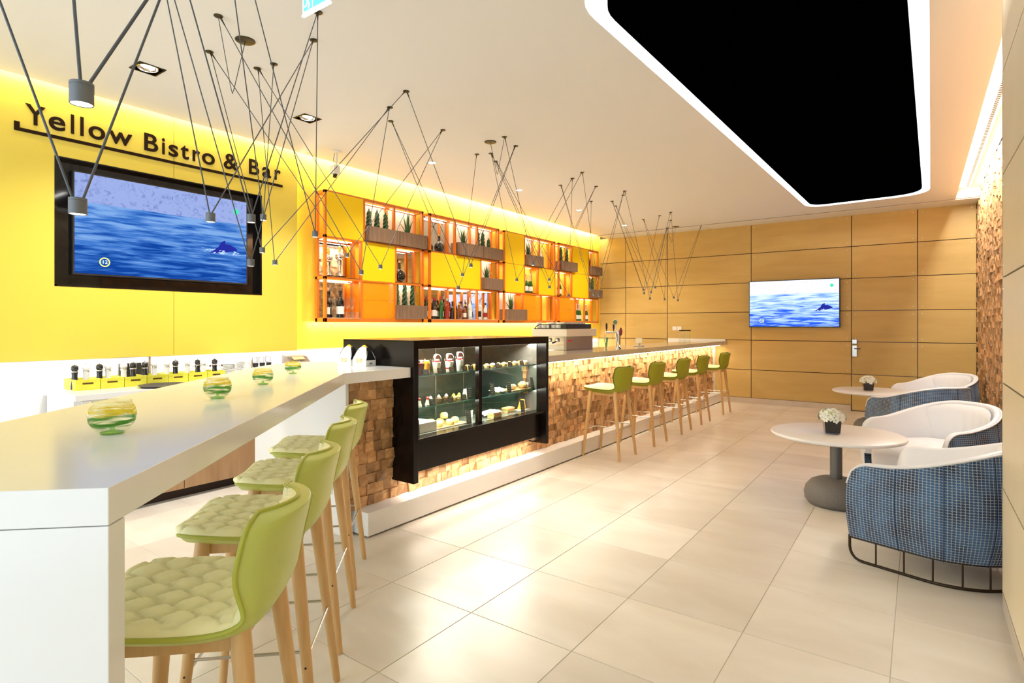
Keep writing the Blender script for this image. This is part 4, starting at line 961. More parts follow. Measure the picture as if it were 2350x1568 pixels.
def make_tub():
    t = thing('tub_armchair', '', 'armchair')
    NS = 90
    def outer(u, v):
        p, n, a = Upath(u); h = toph(u)-.004; z0 = .135; k = v
        z = z0+(h-z0)*k; bul = .022*math.sin(PI*min(1, (z-z0)/.5)*.75)*(1-k**5)-.045*(1-min(1, (z-z0)/.30))**2
        q = p+n*bul; return (q.x, q.y, z)
    def uvo(u, v): return (u*TOT, .135+(toph(u)-.147)*v)
    MB().grid(outer, NS, 18, uvfn=uvo).build('outer_shell', M['fabric'], t, 80)
    MB().tube([outer(k/80, 1) for k in range(81)], .006, 6).build('piping', M['bluewhite'], t, 80)
    for sf in (.13, .24, .35, .5, .65, .76, .87):
        MB().tube([(Vector(outer(sf, k/10))+Vector((*Upath(sf)[1], 0))*.001) for k in range(11)], .0022, 5).build('seam', M['navy'], t)
    T = .050
    def lining(u, v):
        p, n, a = Upath(u); h = toph(u); e = min(1, min(u, 1-u)*TOT/.05); e = e**.5
        if v < .35:      # rounded top lip
            q = v/.35*PI; c = T/2*e; x = -(T/2)+(T/2)*math.cos(q); z = h-.012+math.sin(q)*.020*e; off = x*(.25+.75*e)+.001
        else:
            q = (v-.35)/.65; z = h-.012-(h-.012-.30)*q; off = -T*(.25+.75*e)+.001-.060*math.sin(q*PI*.8)*(1 if toph(u) > .6 else .7)
        m = p+n*off; return (m.x, m.y, z)
    MB().grid(lining, NS, 18, flip=True).build('lining', M['bluewhite'], t, 80)
    for sgn in (0, 1):    # closed arm fronts
        pts = [lining(sgn, k/18) for k in range(19)]+[outer(sgn, k/8) for k in range(9)]
        c = sum((Vector(p) for p in pts), Vector())/len(pts)
        b = MB(); b.v = [tuple(c)]+pts; b.f = [(0, i, i+1) if i < len(pts) else (0, i, 1) for i in range(1, len(pts)+1)]
        b.build('arm_front', M['bluewhite'], t)
    # seat cushion : rounded tub shape bulging forwards
    def cush(u, v):
        a = 2*PI*u; e = v*PI; R = math.sin(e)**.42 if 0 < e < PI else 0
        cx, cy = math.cos(a), math.sin(a); pw = lambda q, k: math.copysign(abs(q)**k, q)
        x = .335*pw(cx, .62)*R; y = .03+(.425 if cy > 0 else .36)*pw(cy, .62)*R
        z = .30-.165*pw(math.cos(e), .55)
        return (x, y, z+.006*math.sin(9*a)*R*(1 if cy > .3 else .3))
    MB().grid(cush, 48, 20, closeu=True).build('seat_cushion', M['bluewhite'], t, 85)
    def padb(u, v):
        s = .30+.40*u; p, n, a = Upath(s); h = toph(s); e = (math.sin(PI*u)**.45 if 0 < u < 1 else 0)*(math.sin(PI*min(1, v*.9+.1))**.35 if v < 1 else 0)
        z = .40+(h-.02-.40)*v; off = -.070-.060*e-.02*(1-v)+.003*math.sin(40*u+5*v)*e; m = p+n*off; return (m.x, m.y, z)
    MB().grid(padb, 40, 14, flip=True).build('back_pad', M['bluewhite'], t, 85)
    # wire frame
    def ring(u, z, ins): p, n, a = Upath(u); q = p-n*ins; return Vector((q.x, q.y, z))
    ends = [(0, .155), (0, .085), (.002, .060), (.007, .038), (.015, .020), (.026, .011)]
    fpts = [ring(s_, z_, .045) for s_, z_ in ends]+[ring(.04+.92*k/60, .0085, .045) for k in range(61)]+[ring(1-s_, z_, .045) for s_, z_ in ends[::-1]]
    MB().tube(fpts, .0085, 8).build('frame_tube', M['framebrown'], t, 70)
    MB().tube([ring(.0+k/60, .145, .045) for k in range(61)], .007, 6).build('upper_tube', M['framebrown'], t, 70)
    MB().tube([ring(0, .145, .045), ring(1, .145, .045)], .007, 6).build('front_tube', M['framebrown'], t, 70)
    for k in range(1, 14): MB().tube([ring(k/14, .008, .045), ring(k/14, .145, .045)], .0048, 6).build('frame_rod', M['framebrown'], t, 70)
    return t
M['framebrown'] = mat('bronze_wire_frame', (.045, .028, .014), .35, metal=.6)
tub = make_tub()
def chair_at(first, cx, cy, ang, label):
    o = tub if first else dup(tub, (0, 0, 0))
    o.location = (cx, cy, 0); o.rotation_euler = (0, 0, math.radians(ang)-R90); o['label'] = label; o['group'] = 'blue and white tub armchairs'
chair_at(True, .09, 4.35, 180-17, 'blue grid tub armchair partly behind the plywood pier, nearest one')
chair_at(False, .110, 6.02, 180+46, 'white lined tub armchair facing out behind the near round table')
chair_at(False, .02, 8.03, 180-46, 'blue grid tub armchair before the far round table, arm side showing')
chair_at(False, .20, 9.75, 180+44, 'tub armchair in the far corner by the block wall')

# ================================================================ lounge tables and flower pots
def lounge(cx, cy, label, first=None):
    if first: return dup(first, (cx, cy, 0), 0, label, 'round lounge tables')
    t = thing('lounge_table', label, 'table', (cx, cy, 0), 0, 'round lounge tables')
    MB().lathe([(0, .548), (.455, .548), (.478, .556), (.486, .567), (.482, .577), (.472, .582), (0, .582)], 72).build('tabletop', M['tabletop'], t, 30)
    MB().lathe([(.045, .19), (.045, .55)], 32, cap=False).build('pole', M['pole'], t, 40)
    MB().lathe([(0, 0), (.205, 0), (.230, .035), (.236, .085), (.222, .135), (.185, .180), (.13, .205), (.05, .212)], 48).build('base', M['castbase'], t, 60)
    return t
l0 = lounge(-.552, 5.30, 'white round lounge table on grey dome base, between the two nearer armchairs')
lounge(-.50, 9.0, 'white round lounge table farther back near the plywood door', l0)
def flowers(cx, cy, z, label, rz, seed):
    t = thing('flower_pot', label, 'flower pot', (cx, cy, z), rz); r = random.Random(seed)
    a, b, h = .052, .060, .105
    MB().add([(-a, -a, .012), (a, -a, .012), (a, a, .012), (-a, a, .012), (-b, -b, h), (b, -b, h), (b, b, h), (-b, b, h), (-b+.006, -b+.006, h), (b-.006, -b+.006, h), (b-.006, b-.006, h), (-b+.006, b-.006, h), (-a, -a, .03), (a, -a, .03), (a, a, .03), (-a, a, .03)],
             [(3, 2, 1, 0), (0, 1, 5, 4), (1, 2, 6, 5), (2, 3, 7, 6), (3, 0, 4, 7), (4, 5, 9, 8), (5, 6, 10, 9), (6, 7, 11, 10), (7, 4, 8, 11), (8, 9, 13, 12), (9, 10, 14, 13), (10, 11, 15, 14), (11, 8, 12, 15), (12, 13, 14, 15)]).build('pot', M['pot'], t)
    MB().box(-a, a, -a, a, 0, .012).build('glass_foot', M['clear'], t)
    stuff(MB().ball((0, 0, h+.01), .062, 14, 8, (1, 1, .6)).build('foliage', M['leaf'], t, 60))
    me = []
    for v in range(3):
        m_ = MB()
        for k in range(6):
            an = k*PI/3+v*.3; d = Vector((math.cos(an), math.sin(an), 0)); s_ = Vector((-d.y, d.x, 0)); L = .030*(1 if k % 2 else .86)
            q0, q1, q2 = d*.002+Vector((0, 0, .0)), d*L*.55+Vector((0, 0, .014)), d*L+Vector((0, 0, .012-.008*v))
            m_.add([q0, q1+s_*.0105, q2+s_*.004, q2-s_*.004, q1-s_*.0105, q1+Vector((0, 0, -.003))], [(0, 5, 1), (0, 4, 5), (5, 2, 1), (5, 3, 2), (5, 4, 3)])
        me.append(m_.mesh('blossom', M['petal'] if v < 2 else M['petal2'], 60))
    for k in range(46):
        el = math.acos(1-1.05*(k+.5)/46); az = k*2.399+r.uniform(-.2, .2)
        d = Vector((math.sin(el)*math.cos(az), math.sin(el)*math.sin(az), math.cos(el)))
        p = Vector((d.x*.088, d.y*.088, h+.012+d.z*.068))*1.0+Vector((0, 0, .006))
        o = put('blossom', me[0 if r.random() < .55 else (1 if r.random() < .8 else 2)], t, p); o.rotation_mode = 'QUATERNION'; o.rotation_quaternion = d.to_track_quat('Z', 'Y') @ Matrix.Rotation(r.uniform(0, 2), 3, 'Z').to_quaternion()
    return t
flowers(-.575, 5.235, .582, 'white blossoms in square black glass pot on the near round table', .25, 1)
flowers(-.555, 8.90, .582, 'pale blossoms in square black glass pot on the far round table', .2, 2)

# ================================================================ things on the tall table
def bowl_mat():
    m = bpy.data.materials.new('swirled_glass'); m.use_nodes = True; nt = m.node_tree; nt.nodes.clear(); N = nt.nodes.new; L = nt.links.new
    tc = N('ShaderNodeTexCoord'); mp = N('ShaderNodeMapping'); mp.inputs['Scale'].default_value = (7, 7, 62); mp.inputs['Rotation'].default_value = (.16, .12, 0); L(tc.outputs['Object'], mp.inputs[0])
    nz = N('ShaderNodeTexNoise'); nz.inputs['Scale'].default_value = 1; nz.inputs['Detail'].default_value = 5; nz.inputs['Distortion'].default_value = .5; L(mp.outputs[0], nz.inputs['Vector'])
    sp = N('ShaderNodeSeparateXYZ'); L(tc.outputs['Object'], sp.inputs[0])
    rc = N('ShaderNodeValToRGB'); hz = N('ShaderNodeMapRange'); L(sp.outputs[2], hz.inputs[0]); hz.inputs[1].default_value = .0; hz.inputs[2].default_value = .095
    ad = N('ShaderNodeMath'); ad.operation = 'MULTIPLY_ADD'; L(nz.outputs[0], ad.inputs[0]); ad.inputs[1].default_value = 1.1; L(hz.outputs[0], ad.inputs[2])
    sb = N('ShaderNodeMath'); sb.operation = 'SUBTRACT'; L(ad.outputs[0], sb.inputs[0]); sb.inputs[1].default_value = .55
    L(sb.outputs[0], rc.inputs[0]); e = rc.color_ramp.elements; e[0].position = .40; e[0].color = (.06, .26, .015, 1); e[1].position = .72; e[1].color = (.85, .62, .03, 1); x = e.new(.58); x.color = (.10, .32, .02, 1); x = e.new(.62); x.color = (.85, .66, .03, 1)
    d = N('ShaderNodeBsdfDiffuse'); L(rc.outputs[0], d.inputs[0]); tr = N('ShaderNodeBsdfTranslucent'); L(rc.outputs[0], tr.inputs[0]); ds = N('ShaderNodeMixShader'); ds.inputs[0].default_value = .5; L(d.outputs[0], ds.inputs[1]); L(tr.outputs[0], ds.inputs[2])
    t = N('ShaderNodeBsdfTransparent'); t.inputs[0].default_value = (.97, 1, .97, 1)
    band = N('ShaderNodeValToRGB'); L(hz.outputs[0], band.inputs[0]); e = band.color_ramp.elements; e[0].position = .08; e[0].color = (0, 0, 0, 1); e[1].position = .30; e[1].color = (1, 1, 1, 1); x = e.new(.78); x.color = (1, 1, 1, 1); x = e.new(.92); x.color = (.15, .15, .15, 1)
    mp2 = N('ShaderNodeMapping'); mp2.inputs['Scale'].default_value = (9, 9, 85); mp2.inputs['Rotation'].default_value = (-.15, .2, 0); L(tc.outputs['Object'], mp2.inputs[0]); n2 = N('ShaderNodeTexNoise'); n2.inputs['Scale'].default_value = 1; n2.inputs['Detail'].default_value = 3; L(mp2.outputs[0], n2.inputs['Vector'])
    r2 = N('ShaderNodeValToRGB'); L(n2.outputs[0], r2.inputs[0]); r2.color_ramp.elements[0].position = .42; r2.color_ramp.elements[1].position = .56
    mu = N('ShaderNodeMath'); mu.operation = 'MULTIPLY'; L(r2.outputs[0], mu.inputs[0]); L(band.outputs[0], mu.inputs[1])
    mx = N('ShaderNodeMixShader'); L(mu.outputs[0], mx.inputs[0]); L(t.outputs[0], mx.inputs[1]); L(ds.outputs[0], mx.inputs[2])
    g = N('ShaderNodeBsdfGlossy'); g.inputs['Roughness'].default_value = .02; fr = N('ShaderNodeLayerWeight'); pw = N('ShaderNodeMath'); pw.operation = 'POWER'; pw.inputs[1].default_value = 4; L(fr.outputs['Facing'], pw.inputs[0]); pm_ = N('ShaderNodeMath'); pm_.operation = 'MULTIPLY_ADD'; pm_.inputs[1].default_value = .6; pm_.inputs[2].default_value = .04; L(pw.outputs[0], pm_.inputs[0]); m2 = N('ShaderNodeMixShader'); L(pm_.outputs[0], m2.inputs[0]); L(mx.outputs[0], m2.inputs[1]); L(g.outputs[0], m2.inputs[2])
    o = N('ShaderNodeOutputMaterial'); L(m2.outputs[0], o.inputs[0]); return m
M['swirl'] = bowl_mat()
def bowl(x, y, s, label, rz):
    t = thing('glass_bowl', label, 'bowl', (x, y, 1.15), rz, 'swirled glass bowls on the tall table')
    MB().lathe([(0, 0), (.026*s, 0), (.042*s, .012*s), (.056*s, .034*s), (.0595*s, .055*s), (.056*s, .074*s), (.046*s, .090*s), (.048*s, .094*s), (.050*s, .088*s)][:8], 40, cap=False).build('bowl', M['swirl'], t, 70)
    MB().tube([(.047*s*math.cos(a*PI/18), .047*s*math.sin(a*PI/18), .093*s) for a in range(36)], .0016*s, 6, True).build('rim', M['clear'], t, 80)
    MB().lathe([(0, .001), (.028*s, .001), (.03*s, .006*s), (.008*s, .010*s), (.006*s, .022*s), (0, .024*s)], 20).build('foot', M['gglass'], t, 60)
M['gglass'] = glass('pale_green_glass', (.62, .85, .55), .10)
bowl(-1.872, .650, 1.0, 'green and yellow swirled glass bowl nearest the waterfall end', 0)
bowl(-2.410, 1.222, .92, 'green and yellow swirled glass bowl, second from the waterfall end', 1.2)
bowl(-2.780, 1.645, .87, 'mostly green swirled glass bowl, third from the waterfall end', 2.5)
bowl(-3.235, 2.118, .85, 'green swirled glass bowl with yellow top, farthest one', 3.9)
def giftbox(x, y, label, rz):
    t = thing('carry_box', label, 'box', (x, y, 1.15), rz)
    W, D, H1, H2 = .068, .052, .045, .105
    # gabled white cardboard carrier : body, two curved side panels, yellow handle lips
    MB().box(-W, W, -D, D, 0, H1).build('body', M['paper'], t, bevel=.001)
    for sgn in (-1, 1):
        pts = [(-W, H1)]+[(-W*math.cos(a), H1+(H2)*math.sin(a)*.98) for a in [PI*k/16 for k in range(17)]]+[(W, H1)]
        def P(off, sg=sgn, pts=pts):
            return [(x_, sg*(D-(z_-H1)*.42)+off, z_) for x_, z_ in pts]
        b = MB(); n = len(pts); b.v = P(-.001)+P(.001); b.f = [tuple(range(n))[::-1], tuple(range(n, 2*n))]+[(i, (i+1) % n, n+(i+1) % n, n+i) for i in range(n)]
        b.build('side_flap', M['paper'], t)
    for sgn in (-1, 1):
        b = MB(); b.add([(sgn*W, -D, H1), (sgn*W, D, H1), (sgn*W*.80, D*.65, H1+.06), (sgn*W*.55, D*.3, H1+.095), (sgn*W*.55, -D*.3, H1+.095), (sgn*W*.80, -D*.65, H1+.06)], [(0, 1, 2, 5), (5, 2, 3, 4)]); b.build('dark_gusset', M['blackcard'], t)
    b = MB().tube([(-.035+.07*k/10, 0, H1+.078+.030*math.sin(PI*k/10)) for k in range(11)], .006, 6); b.build('handle', M['yellowdoor'], t)
    b = MB()
    for k in range(2):
        for q in range(3): b.box(-.030+.034*k, -.004+.034*k, -D-.0012, -D, .050-.011*q, .056-.011*q)
    b.build('gold_print', M['gold'], t)
    MB().box(W, W+.001, -.012, .012, .014, .026).build('small_print', M['esps'], t)
giftbox(-3.425, 2.845, 'white gabled cake carrier with yellow handle, nearer the counter edge', .12)
giftbox(-3.60, 2.842, 'white gabled cake carrier half hidden behind its twin', .12)

# ================================================================ back counter things
def crate(y, label, k):
    t = thing('crate', label, 'crate', (-5.33, y, .945)); D, L, H = .26, .164, .084
    b = MB(); b.box(-.01, 0, 0, .045, 0, H).box(-.01, 0, L-.045, L, 0, H).box(-.01, 0, .045, L-.045, 0, .046).box(-.01, 0, .045, L-.045, .060, H)
    b.build('front', M['crate'], t)
    MB().box(-D, -.01, 0, .008, 0, H).build('side', M['crate'], t); MB().box(-D, -.01, L-.008, L, 0, H).build('side', M['crate'], t); MB().box(-D, -D+.008, .008, L-.008, 0, H).build('back', M['crate'], t)
    MB().box(-D+.008, -.01, .008, L-.008, .0, .006).build('bottom', M['cratein'], t); MB().box(-.0115, -.0105, .04, L-.04, .04, .066).build('handle_hole', M['cratein'], t)
for k, (y, l) in enumerate(((1.604, 'yellow painted crate at the left end of the row on the worktop'), (1.772, 'yellow painted crate with slatted front, second in the row'), (1.940, 'scuffed yellow crate, third in the row behind the tray'), (2.108, 'yellow crate, fourth in the row'), (2.276, 'yellow crate, fifth in the row'), (2.444, 'yellow crate, sixth, under salt and pepper pots'), (2.612, 'yellow crate at the far end of the row beside the plates'))): crate(y, l, k)
def mill(x, y, m, label, s=1, z=.951):
    t = thing('pepper_mill' if m == 'cblack' else 'salt_mill', label, 'mill', (x, y, z))
    MB().lathe([(0, 0), (.028*s, 0), (.028*s, .02*s), (.022*s, .07*s), (.020*s, .11*s), (.023*s, .135*s)], 18).build('body', M[m], t, 50)
    MB().lathe([(.024*s, .135*s), (.025*s, .139*s), (.023*s, .143*s)], 18, cap=False).build('ring', M['chrome'], t, 50)
    MB().lathe([(.018*s, .143*s), (.027*s, .158*s), (.026*s, .178*s), (.015*s, .190*s), (0, .193*s)], 18).build('head', M[m], t, 50)
    MB().ball((0, 0, .199*s), .006*s, 8, 6).build('knob', M['chrome'], t)
ml = [(1.625, 'cblack', 'black pepper mill in the first crate'), (1.700, 'cwhite', 'white salt mill in the first crate'), (1.792, 'cblack', 'black pepper mill in the second crate'), (1.852, 'cwhite', 'white salt mill in the second crate'), (1.965, 'cwhite', 'white salt mill in the third crate, leftmost there'), (2.035, 'cblack', 'black pepper mill in front of the dark card terminal'), (2.125, 'cblack', 'black pepper mill right of the dark card terminal'),
      (2.200, 'cwhite', 'white salt mill in the fourth crate'), (2.300, 'cwhite', 'white salt mill in the fifth crate'), (2.372, 'cblack', 'black pepper mill in the fifth crate'), (2.475, 'cwhite', 'white salt mill in the sixth crate'), (2.565, 'cblack', 'black pepper mill behind the pale grey one')]
for y, m, l in ml: mill(-5.42, y, m, l)
mill(-5.37, 2.590, 'cwhite', 'pale grey salt mill standing in front at the last crates'); mill(-5.36, 2.69, 'cblack', 'black pepper mill between two glass shakers')
for x, y, l in ((-5.40, 2.53, 'glass shaker with steel cap left of the pale mill'), (-5.36, 2.64, 'glass shaker with steel cap between the two mills'), (-5.35, 2.745, 'glass shaker with steel cap at the end of the crate row')):
    t = thing('glass_shaker', l, 'shaker', (x, y, .951)); MB().lathe([(.026, 0), (.026, .02), (.015, .09), (.016, .12)], 8).build('body', M['clear'], t); MB().lathe([(0, 0), (.022, .001), (.013, .06), (0, .06)], 8, (0, 0, .002)).build('salt', M['paper'], t); MB().lathe([(.018, .12), (.018, .138), (0, .142)], 12).build('cap', M['chrome'], t, 40)
t = thing('card_terminal', 'dark grey card terminal leaning behind the crates', 'card terminal', (-5.60, 2.12, .945), R90)
MB().box(-.13, .10, -.02, .02, .05, .185).build('body', M['bezel'], t, bevel=.008); MB().box(.10, .118, -.015, .015, .04, .23).build('arm', M['esps'], t); MB().box(-.06, .06, -.03, .05, 0, .055).build('stand', M['bezel'], t)
tr = thing('serving_tray', 'large round dark tray lying on the worktop before the crates', 'tray', (-5.13, 2.16, .945)); MB().lathe([(0, .002), (.16, .002), (.185, .018), (.19, .018), (.165, 0)], 48, cap=False).build('tray', M['tray'], tr, 40)
for k, (y, n, l) in enumerate(((2.86, 14, 'tall stack of white plates beside the crates'), (3.00, 16, 'taller stack of square plates under the cutlery rack'))):
    for i in range(n):
        b = MB().lathe([(0, 0), (.045, .0), (.075 if k == 0 else .085, .008), (.076 if k == 0 else .086, .0095), (.045, .003), (0, .003)], 24 if k == 0 else 4, cap=False)
        o = b.build('plate', M['cwhite'], None, 40, loc=(-5.45, y+.004*math.sin(i*2), .945+.0098*i)); o.rotation_euler = (0, 0, .785+.05*i)
        tag(o, ('white plate in the round stack beside the crates, ' if k == 0 else 'square white plate in the taller stack, ')+('topmost' if i == n-1 else 'lowest' if i == 0 else 'one of the middle ones'), 'plate', l)
t = thing('cutlery_rack', 'steel rack with three hinged portafilter holders on the back worktop', 'rack', (-5.50, 3.115, .945), R90)
MB().box(0, .235, -.03, .03, 0, .018).box(0, .012, -.03, .03, 0, .16).box(.223, .235, -.03, .03, 0, .10).build('frame', M['esps'], t)
for k in range(3):
    MB().box(.02+.072*k, .078+.072*k, -.006, .002, .135, .141).box(.02+.072*k, .026+.072*k, -.006, .002, .141, .185).box(.072+.072*k, .078+.072*k, -.006, .002, .141, .185).box(.02+.072*k, .078+.072*k, -.006, .002, .180, .187).build('clip', M['esps'], t)
    MB().lathe([(.025, 0), (.028, .045), (0, .05)], 14, (.048+.072*k, -.02, .085)).build('holder', M['bezel'], t, 50); MB().cyl((.048+.072*k, -.03, .10), (.07+.072*k, -.11, .04), .009, .007, 8).build('handle', M['dark'], t, 50)
t = thing('card_printer', 'brown wedge shaped till printer behind the farthest glass bowl', 'printer', (-5.46, 3.50, .945), R90)
MB().add([(0, -.09, 0), (.24, -.09, 0), (.24, .09, 0), (0, .09, 0), (0, -.09, .10), (.24, -.09, .10), (.24, .09, .195), (0, .09, .195), (0, 0, .175), (.24, 0, .175)],
         [(3, 2, 1, 0), (0, 1, 5, 4), (4, 5, 9, 8), (8, 9, 6, 7), (2, 3, 7, 6), (1, 2, 6, 9, 5), (3, 0, 4, 8, 7)]).build('body', M['greyplastic'], t)
MB().add([(.05, -.052, .144), (.19, -.052, .144), (.19, -.01, .172), (.05, -.01, .172)], [(0, 1, 2, 3)]).build('display', M['cork'], t)

# ================================================================ things on the bar
t = thing('espresso_machine', 'cream and steel espresso machine on the bar with cups stacked on top', 'coffee machine', (-3.98, 5.98, 1.15))
MB().box(0, .503, .0, .785, .164, .262).build('upper_body', M['espr'], t, bevel=.008)
MB().box(.455, .495, .01, .69, 0, .164).build('back_panel', M['esps'], t, bevel=.004)
MB().box(.02, .455, .02, .05, .0, .06).box(.02, .455, .05, .69, 0, .03).build('drip_tray', M['steel'], t, bevel=.003)
MB().box(.05, .44, .30, .66, .03, .164).build('boiler', M['steel'], t, bevel=.003)
b = MB().tube([(.04, .0, .262), (.07, .0, .300), (.12, .0, .318), (.49, .0, .318)], .006, 6).tube([(.03, 0, .266), (.49, 0, .266)], .005, 6).box(.255, .275, -.004, .004, .265, .318).box(.42, .50, -.004, .004, .262, .322)
b.box(.494, .502, 0, .63, .262, .322).box(.04, .50, .625, .635, .262, .322); b.build('cup_rail', M['espb'], t)
MB().box(.496, .4965, .05, .13, .105, .125).build('red_mark', M['redprint'], t)
for k in range(3):
    MB().lathe([(.03, 0), (.032, .03), (.02, .05)], 14, (.12+.11*k, .05, .10)).build('group_head', M['chrome'], t, 50)
    MB().cyl((.12+.11*k, .04, .11), (.12+.11*k, -.06, .09), .009, .011, 8).build('portafilter_handle', M['espb'], t, 50)
cm = MB().lathe([(.022, 0), (.030, .012), (.036, .052), (.034, .052), (.028, .014), (0, .010)], 14, cap=False).mesh('cup', M['cwhite'], 50)
for i in range(6):
    for j in range(7):
        x, y = -3.90+.072*i, 6.02+.08*j
        o = put('espresso_cup', cm, None, (x, y, 1.15+.262)); tag(o, 'white cup on the espresso machine, '+('front row toward the room' if i == 5 else 'row along the machine end' if j == 0 else 'inner rows'), 'cup', 'cups on the espresso machine, '+('front row' if i == 5 else 'end row' if j == 0 else 'inner rows'))
        if (i+j) % 3 == 0 or i == 5:
            o = put('espresso_cup', cm, None, (x, y, 1.15+.262+.030)); tag(o, 'white cup stacked second on the espresso machine, '+('front row' if i == 5 else 'inner rows'), 'cup', 'second layer of cups on the machine, '+('front row' if i == 5 else 'inner rows'))
t = thing('beer_tap', 'chrome beer tap with round green badge standing on the bar', 'beer tap', (-3.12, 6.67, 1.15))
MB().lathe([(.045, 0), (.042, .008), (.03, .02), (.028, .10), (.034, .20), (.036, .225), (.02, .245), (0, .25)], 22).build('column', M['chrome'], t, 50)
MB().tube([(0, 0, .215), (-.06, 0, .215), (-.17, 0, .215)], .012, 10).build('arm', M['chrome'], t, 50)
for x in (-.065, -.165):
    MB().tube([(x, 0, .215), (x-.01, -.02, .19), (x-.015, -.03, .13)], .006, 8).build('spout', M['chrome'], t, 50); MB().lathe([(.005, .22), (.006, .25), (.012, .262), (.013, .31), (.009, .33), (0, .335)], 12, (x, 0, 0)).build('tap_handle', M['espb'], t, 50)
bd = MB().cyl((0, -.006, 0), (0, .006, 0), .036, n=28).build('badge_rim', M['cwhite'], t, 40, loc=(-.035, -.01, .345)); MB().cyl((0, -.008, 0), (0, -.006, 0), .030, n=28).build('badge_face', mat('badge_green', (.03, .07, .02), .4, noise=(60, (.35, .33, .08), .2)), bd, 40)
MB().cyl((-.03, 0, .22), (-.035, 0, .31), .006, n=8).build('badge_stem', M['chrome'], t, 50)
b = MB().ball((.035, 0, .225), .045, 16, 10, (.35, .8, 1.2)); b.build('red_medallion', mat('purple_red_badge', (.25, .03, .05), .3), t, 60)
def jar(x, y, l):
    t = thing('glass_jar', l, 'jar', (x, y, 1.15)); MB().lathe([(.040, 0), (.042, .005), (.046, .19), (.046, .2)], 20, cap=False).build('jar', M['clear'], t, 40); MB().lathe([(.04, 0), (.05, .002), (.05, .03), (.038, .035)], 20).build('foot', M['clear'], t, 40); MB().lathe([(.048, .2), (.052, .205), (.052, .22), (0, .228)], 20).build('lid', M['framebrown'], t, 40); MB().tube([(-.045, 0, .17), (-.085, 0, .15), (-.085, 0, .07), (-.045, 0, .05)], .006, 8).build('handle', M['clear'], t, 60)
jar(-3.43, 9.96, 'tall clear lidded jar on the bar end, left of two'); jar(-3.34, 10.0, 'tall clear lidded jar on the bar end, right of two')
t = thing('straw_glass', 'small glass of green and blue straws on the bar behind the tap', 'glass', (-3.48, 7.05, 1.15)); MB().lathe([(.024, 0), (.03, .08)], 16, cap=False).build('glass', M['clear'], t, 40)
for k in range(7): MB().cyl((.008*math.cos(k), .008*math.sin(k), .003), (.03*math.cos(k*2), .03*math.sin(k*2), .14), .004, n=6).build('straw', mat('straw_%d' % (k % 3), [(.05, .45, .2), (.1, .3, .35), (.5, .6, .1)][k % 3], .5), t)
for k in range(3): tag(MB().lathe([(.024, 0), (.026, .002), (.032, .085), (.030, .085), (.023, .006), (0, .006)], 16, (-3.55-.05*k, 6.90+.03*k, 1.15), False).build('bar_tumbler', M['clear'], None, 40), ['small clear tumbler between espresso machine and straws, front', 'small clear tumbler between espresso machine and straws, middle', 'small clear tumbler between espresso machine and straws, rear'][k], 'glass')
t = thing('payment_terminal', 'small pale payment terminal on the bar right of the beer tap', 'terminal', (-3.30, 7.75, 1.15)); MB().box(-.06, .06, -.05, .05, 0, .012).box(-.012, .012, -.012, .012, .012, .05).build('stand', M['steel'], t, bevel=.002); MB().box(-.05, .05, -.006, .006, .045, .115).build('screen', M['espr'], t, bevel=.003)
for k, x in enumerate((-4.0, -3.902)):
    t = thing('wall_socket', ['white square wall socket, left of the pair behind the jar', 'white square wall socket, right of the pair behind the jar'][k], 'socket', (x, 11.18, 1.39)); MB().box(-.043, .043, -.010, 0, -.04, .04).build('plate', M['socket'], t, bevel=.003); MB().box(-.012, .012, -.013, -.010, -.018, .018).build('rocker', M['plastic'], t, bevel=.001)

# ================================================================ ceiling camera and exit sign
t = thing('ceiling_camera', 'white surveillance camera on ceiling stalk over the yellow wall corner', 'camera', (-5.10, 3.86, ZC))
MB().lathe([(0, 0), (.05, 0), (.05, -.012), (.03, -.018)], 24).build('mount', M['plastic'], t, 40); MB().cyl((0, 0, -.01), (0, 0, -.20), .012, n=12).build('stalk', M['plastic'], t, 60); MB().box(-.045, .03, -.05, .03, -.25, -.16).build('housing', M['plastic'], t, bevel=.006)
MB().cyl((-.005, -.01, -.25), (-.005, -.02, -.285), .024, .02, 14).build('lens', M['dark'], t, 50); MB().tube([(-.03, 0, -.01), (-.05, 0, -.08), (-.03, 0, -.16)], .003, 6).build('cable', M['dark'], t)
t = thing('exit_sign', 'hanging lit green and white exit sign with running figure', 'sign', (-2.490, 1.687, 3.0))
MB().box(0, .212, -.004, .004, 0, .125).build('acrylic', M['exitw'], t); MB().box(-.004, .216, -.007, .007, -.009, .0).build('edge_light', M['exitw'], t); MB().box(-.01, .222, -.02, .02, .125, ZC-3.0).build('housing', M['plastic'], t)
MB().box(.010, .202, -.0055, -.004, .012, .115).build('green_field', M['exitg'], t)
b = MB().box(.082, .087, -.0065, -.0055, .012, .115); b.ball((.056, -.006, .097), .009, 12, 6, (1, .05, 1)); b.tube([(.052, -.0062, .086), (.046, -.0062, .055)], .007, 6).tube([(.046, -.0062, .057), (.058, -.0062, .040), (.053, -.0062, .016)], .004, 6).tube([(.046, -.0062, .055), (.035, -.0062, .036), (.020, -.0062, .033)], .004, 6).tube([(.052, -.0062, .083), (.070, -.0062, .072)], .0035, 6).tube([(.050, -.0062, .083), (.032, -.0062, .068)], .0035, 6)
b.tube([(.10, -.006, .065), (.18, -.006, .065)], .005, 6).tube([(.155, -.006, .087), (.18, -.006, .065), (.155, -.006, .043)], .005, 6); b.build('pictogram', M['exitw'], t)

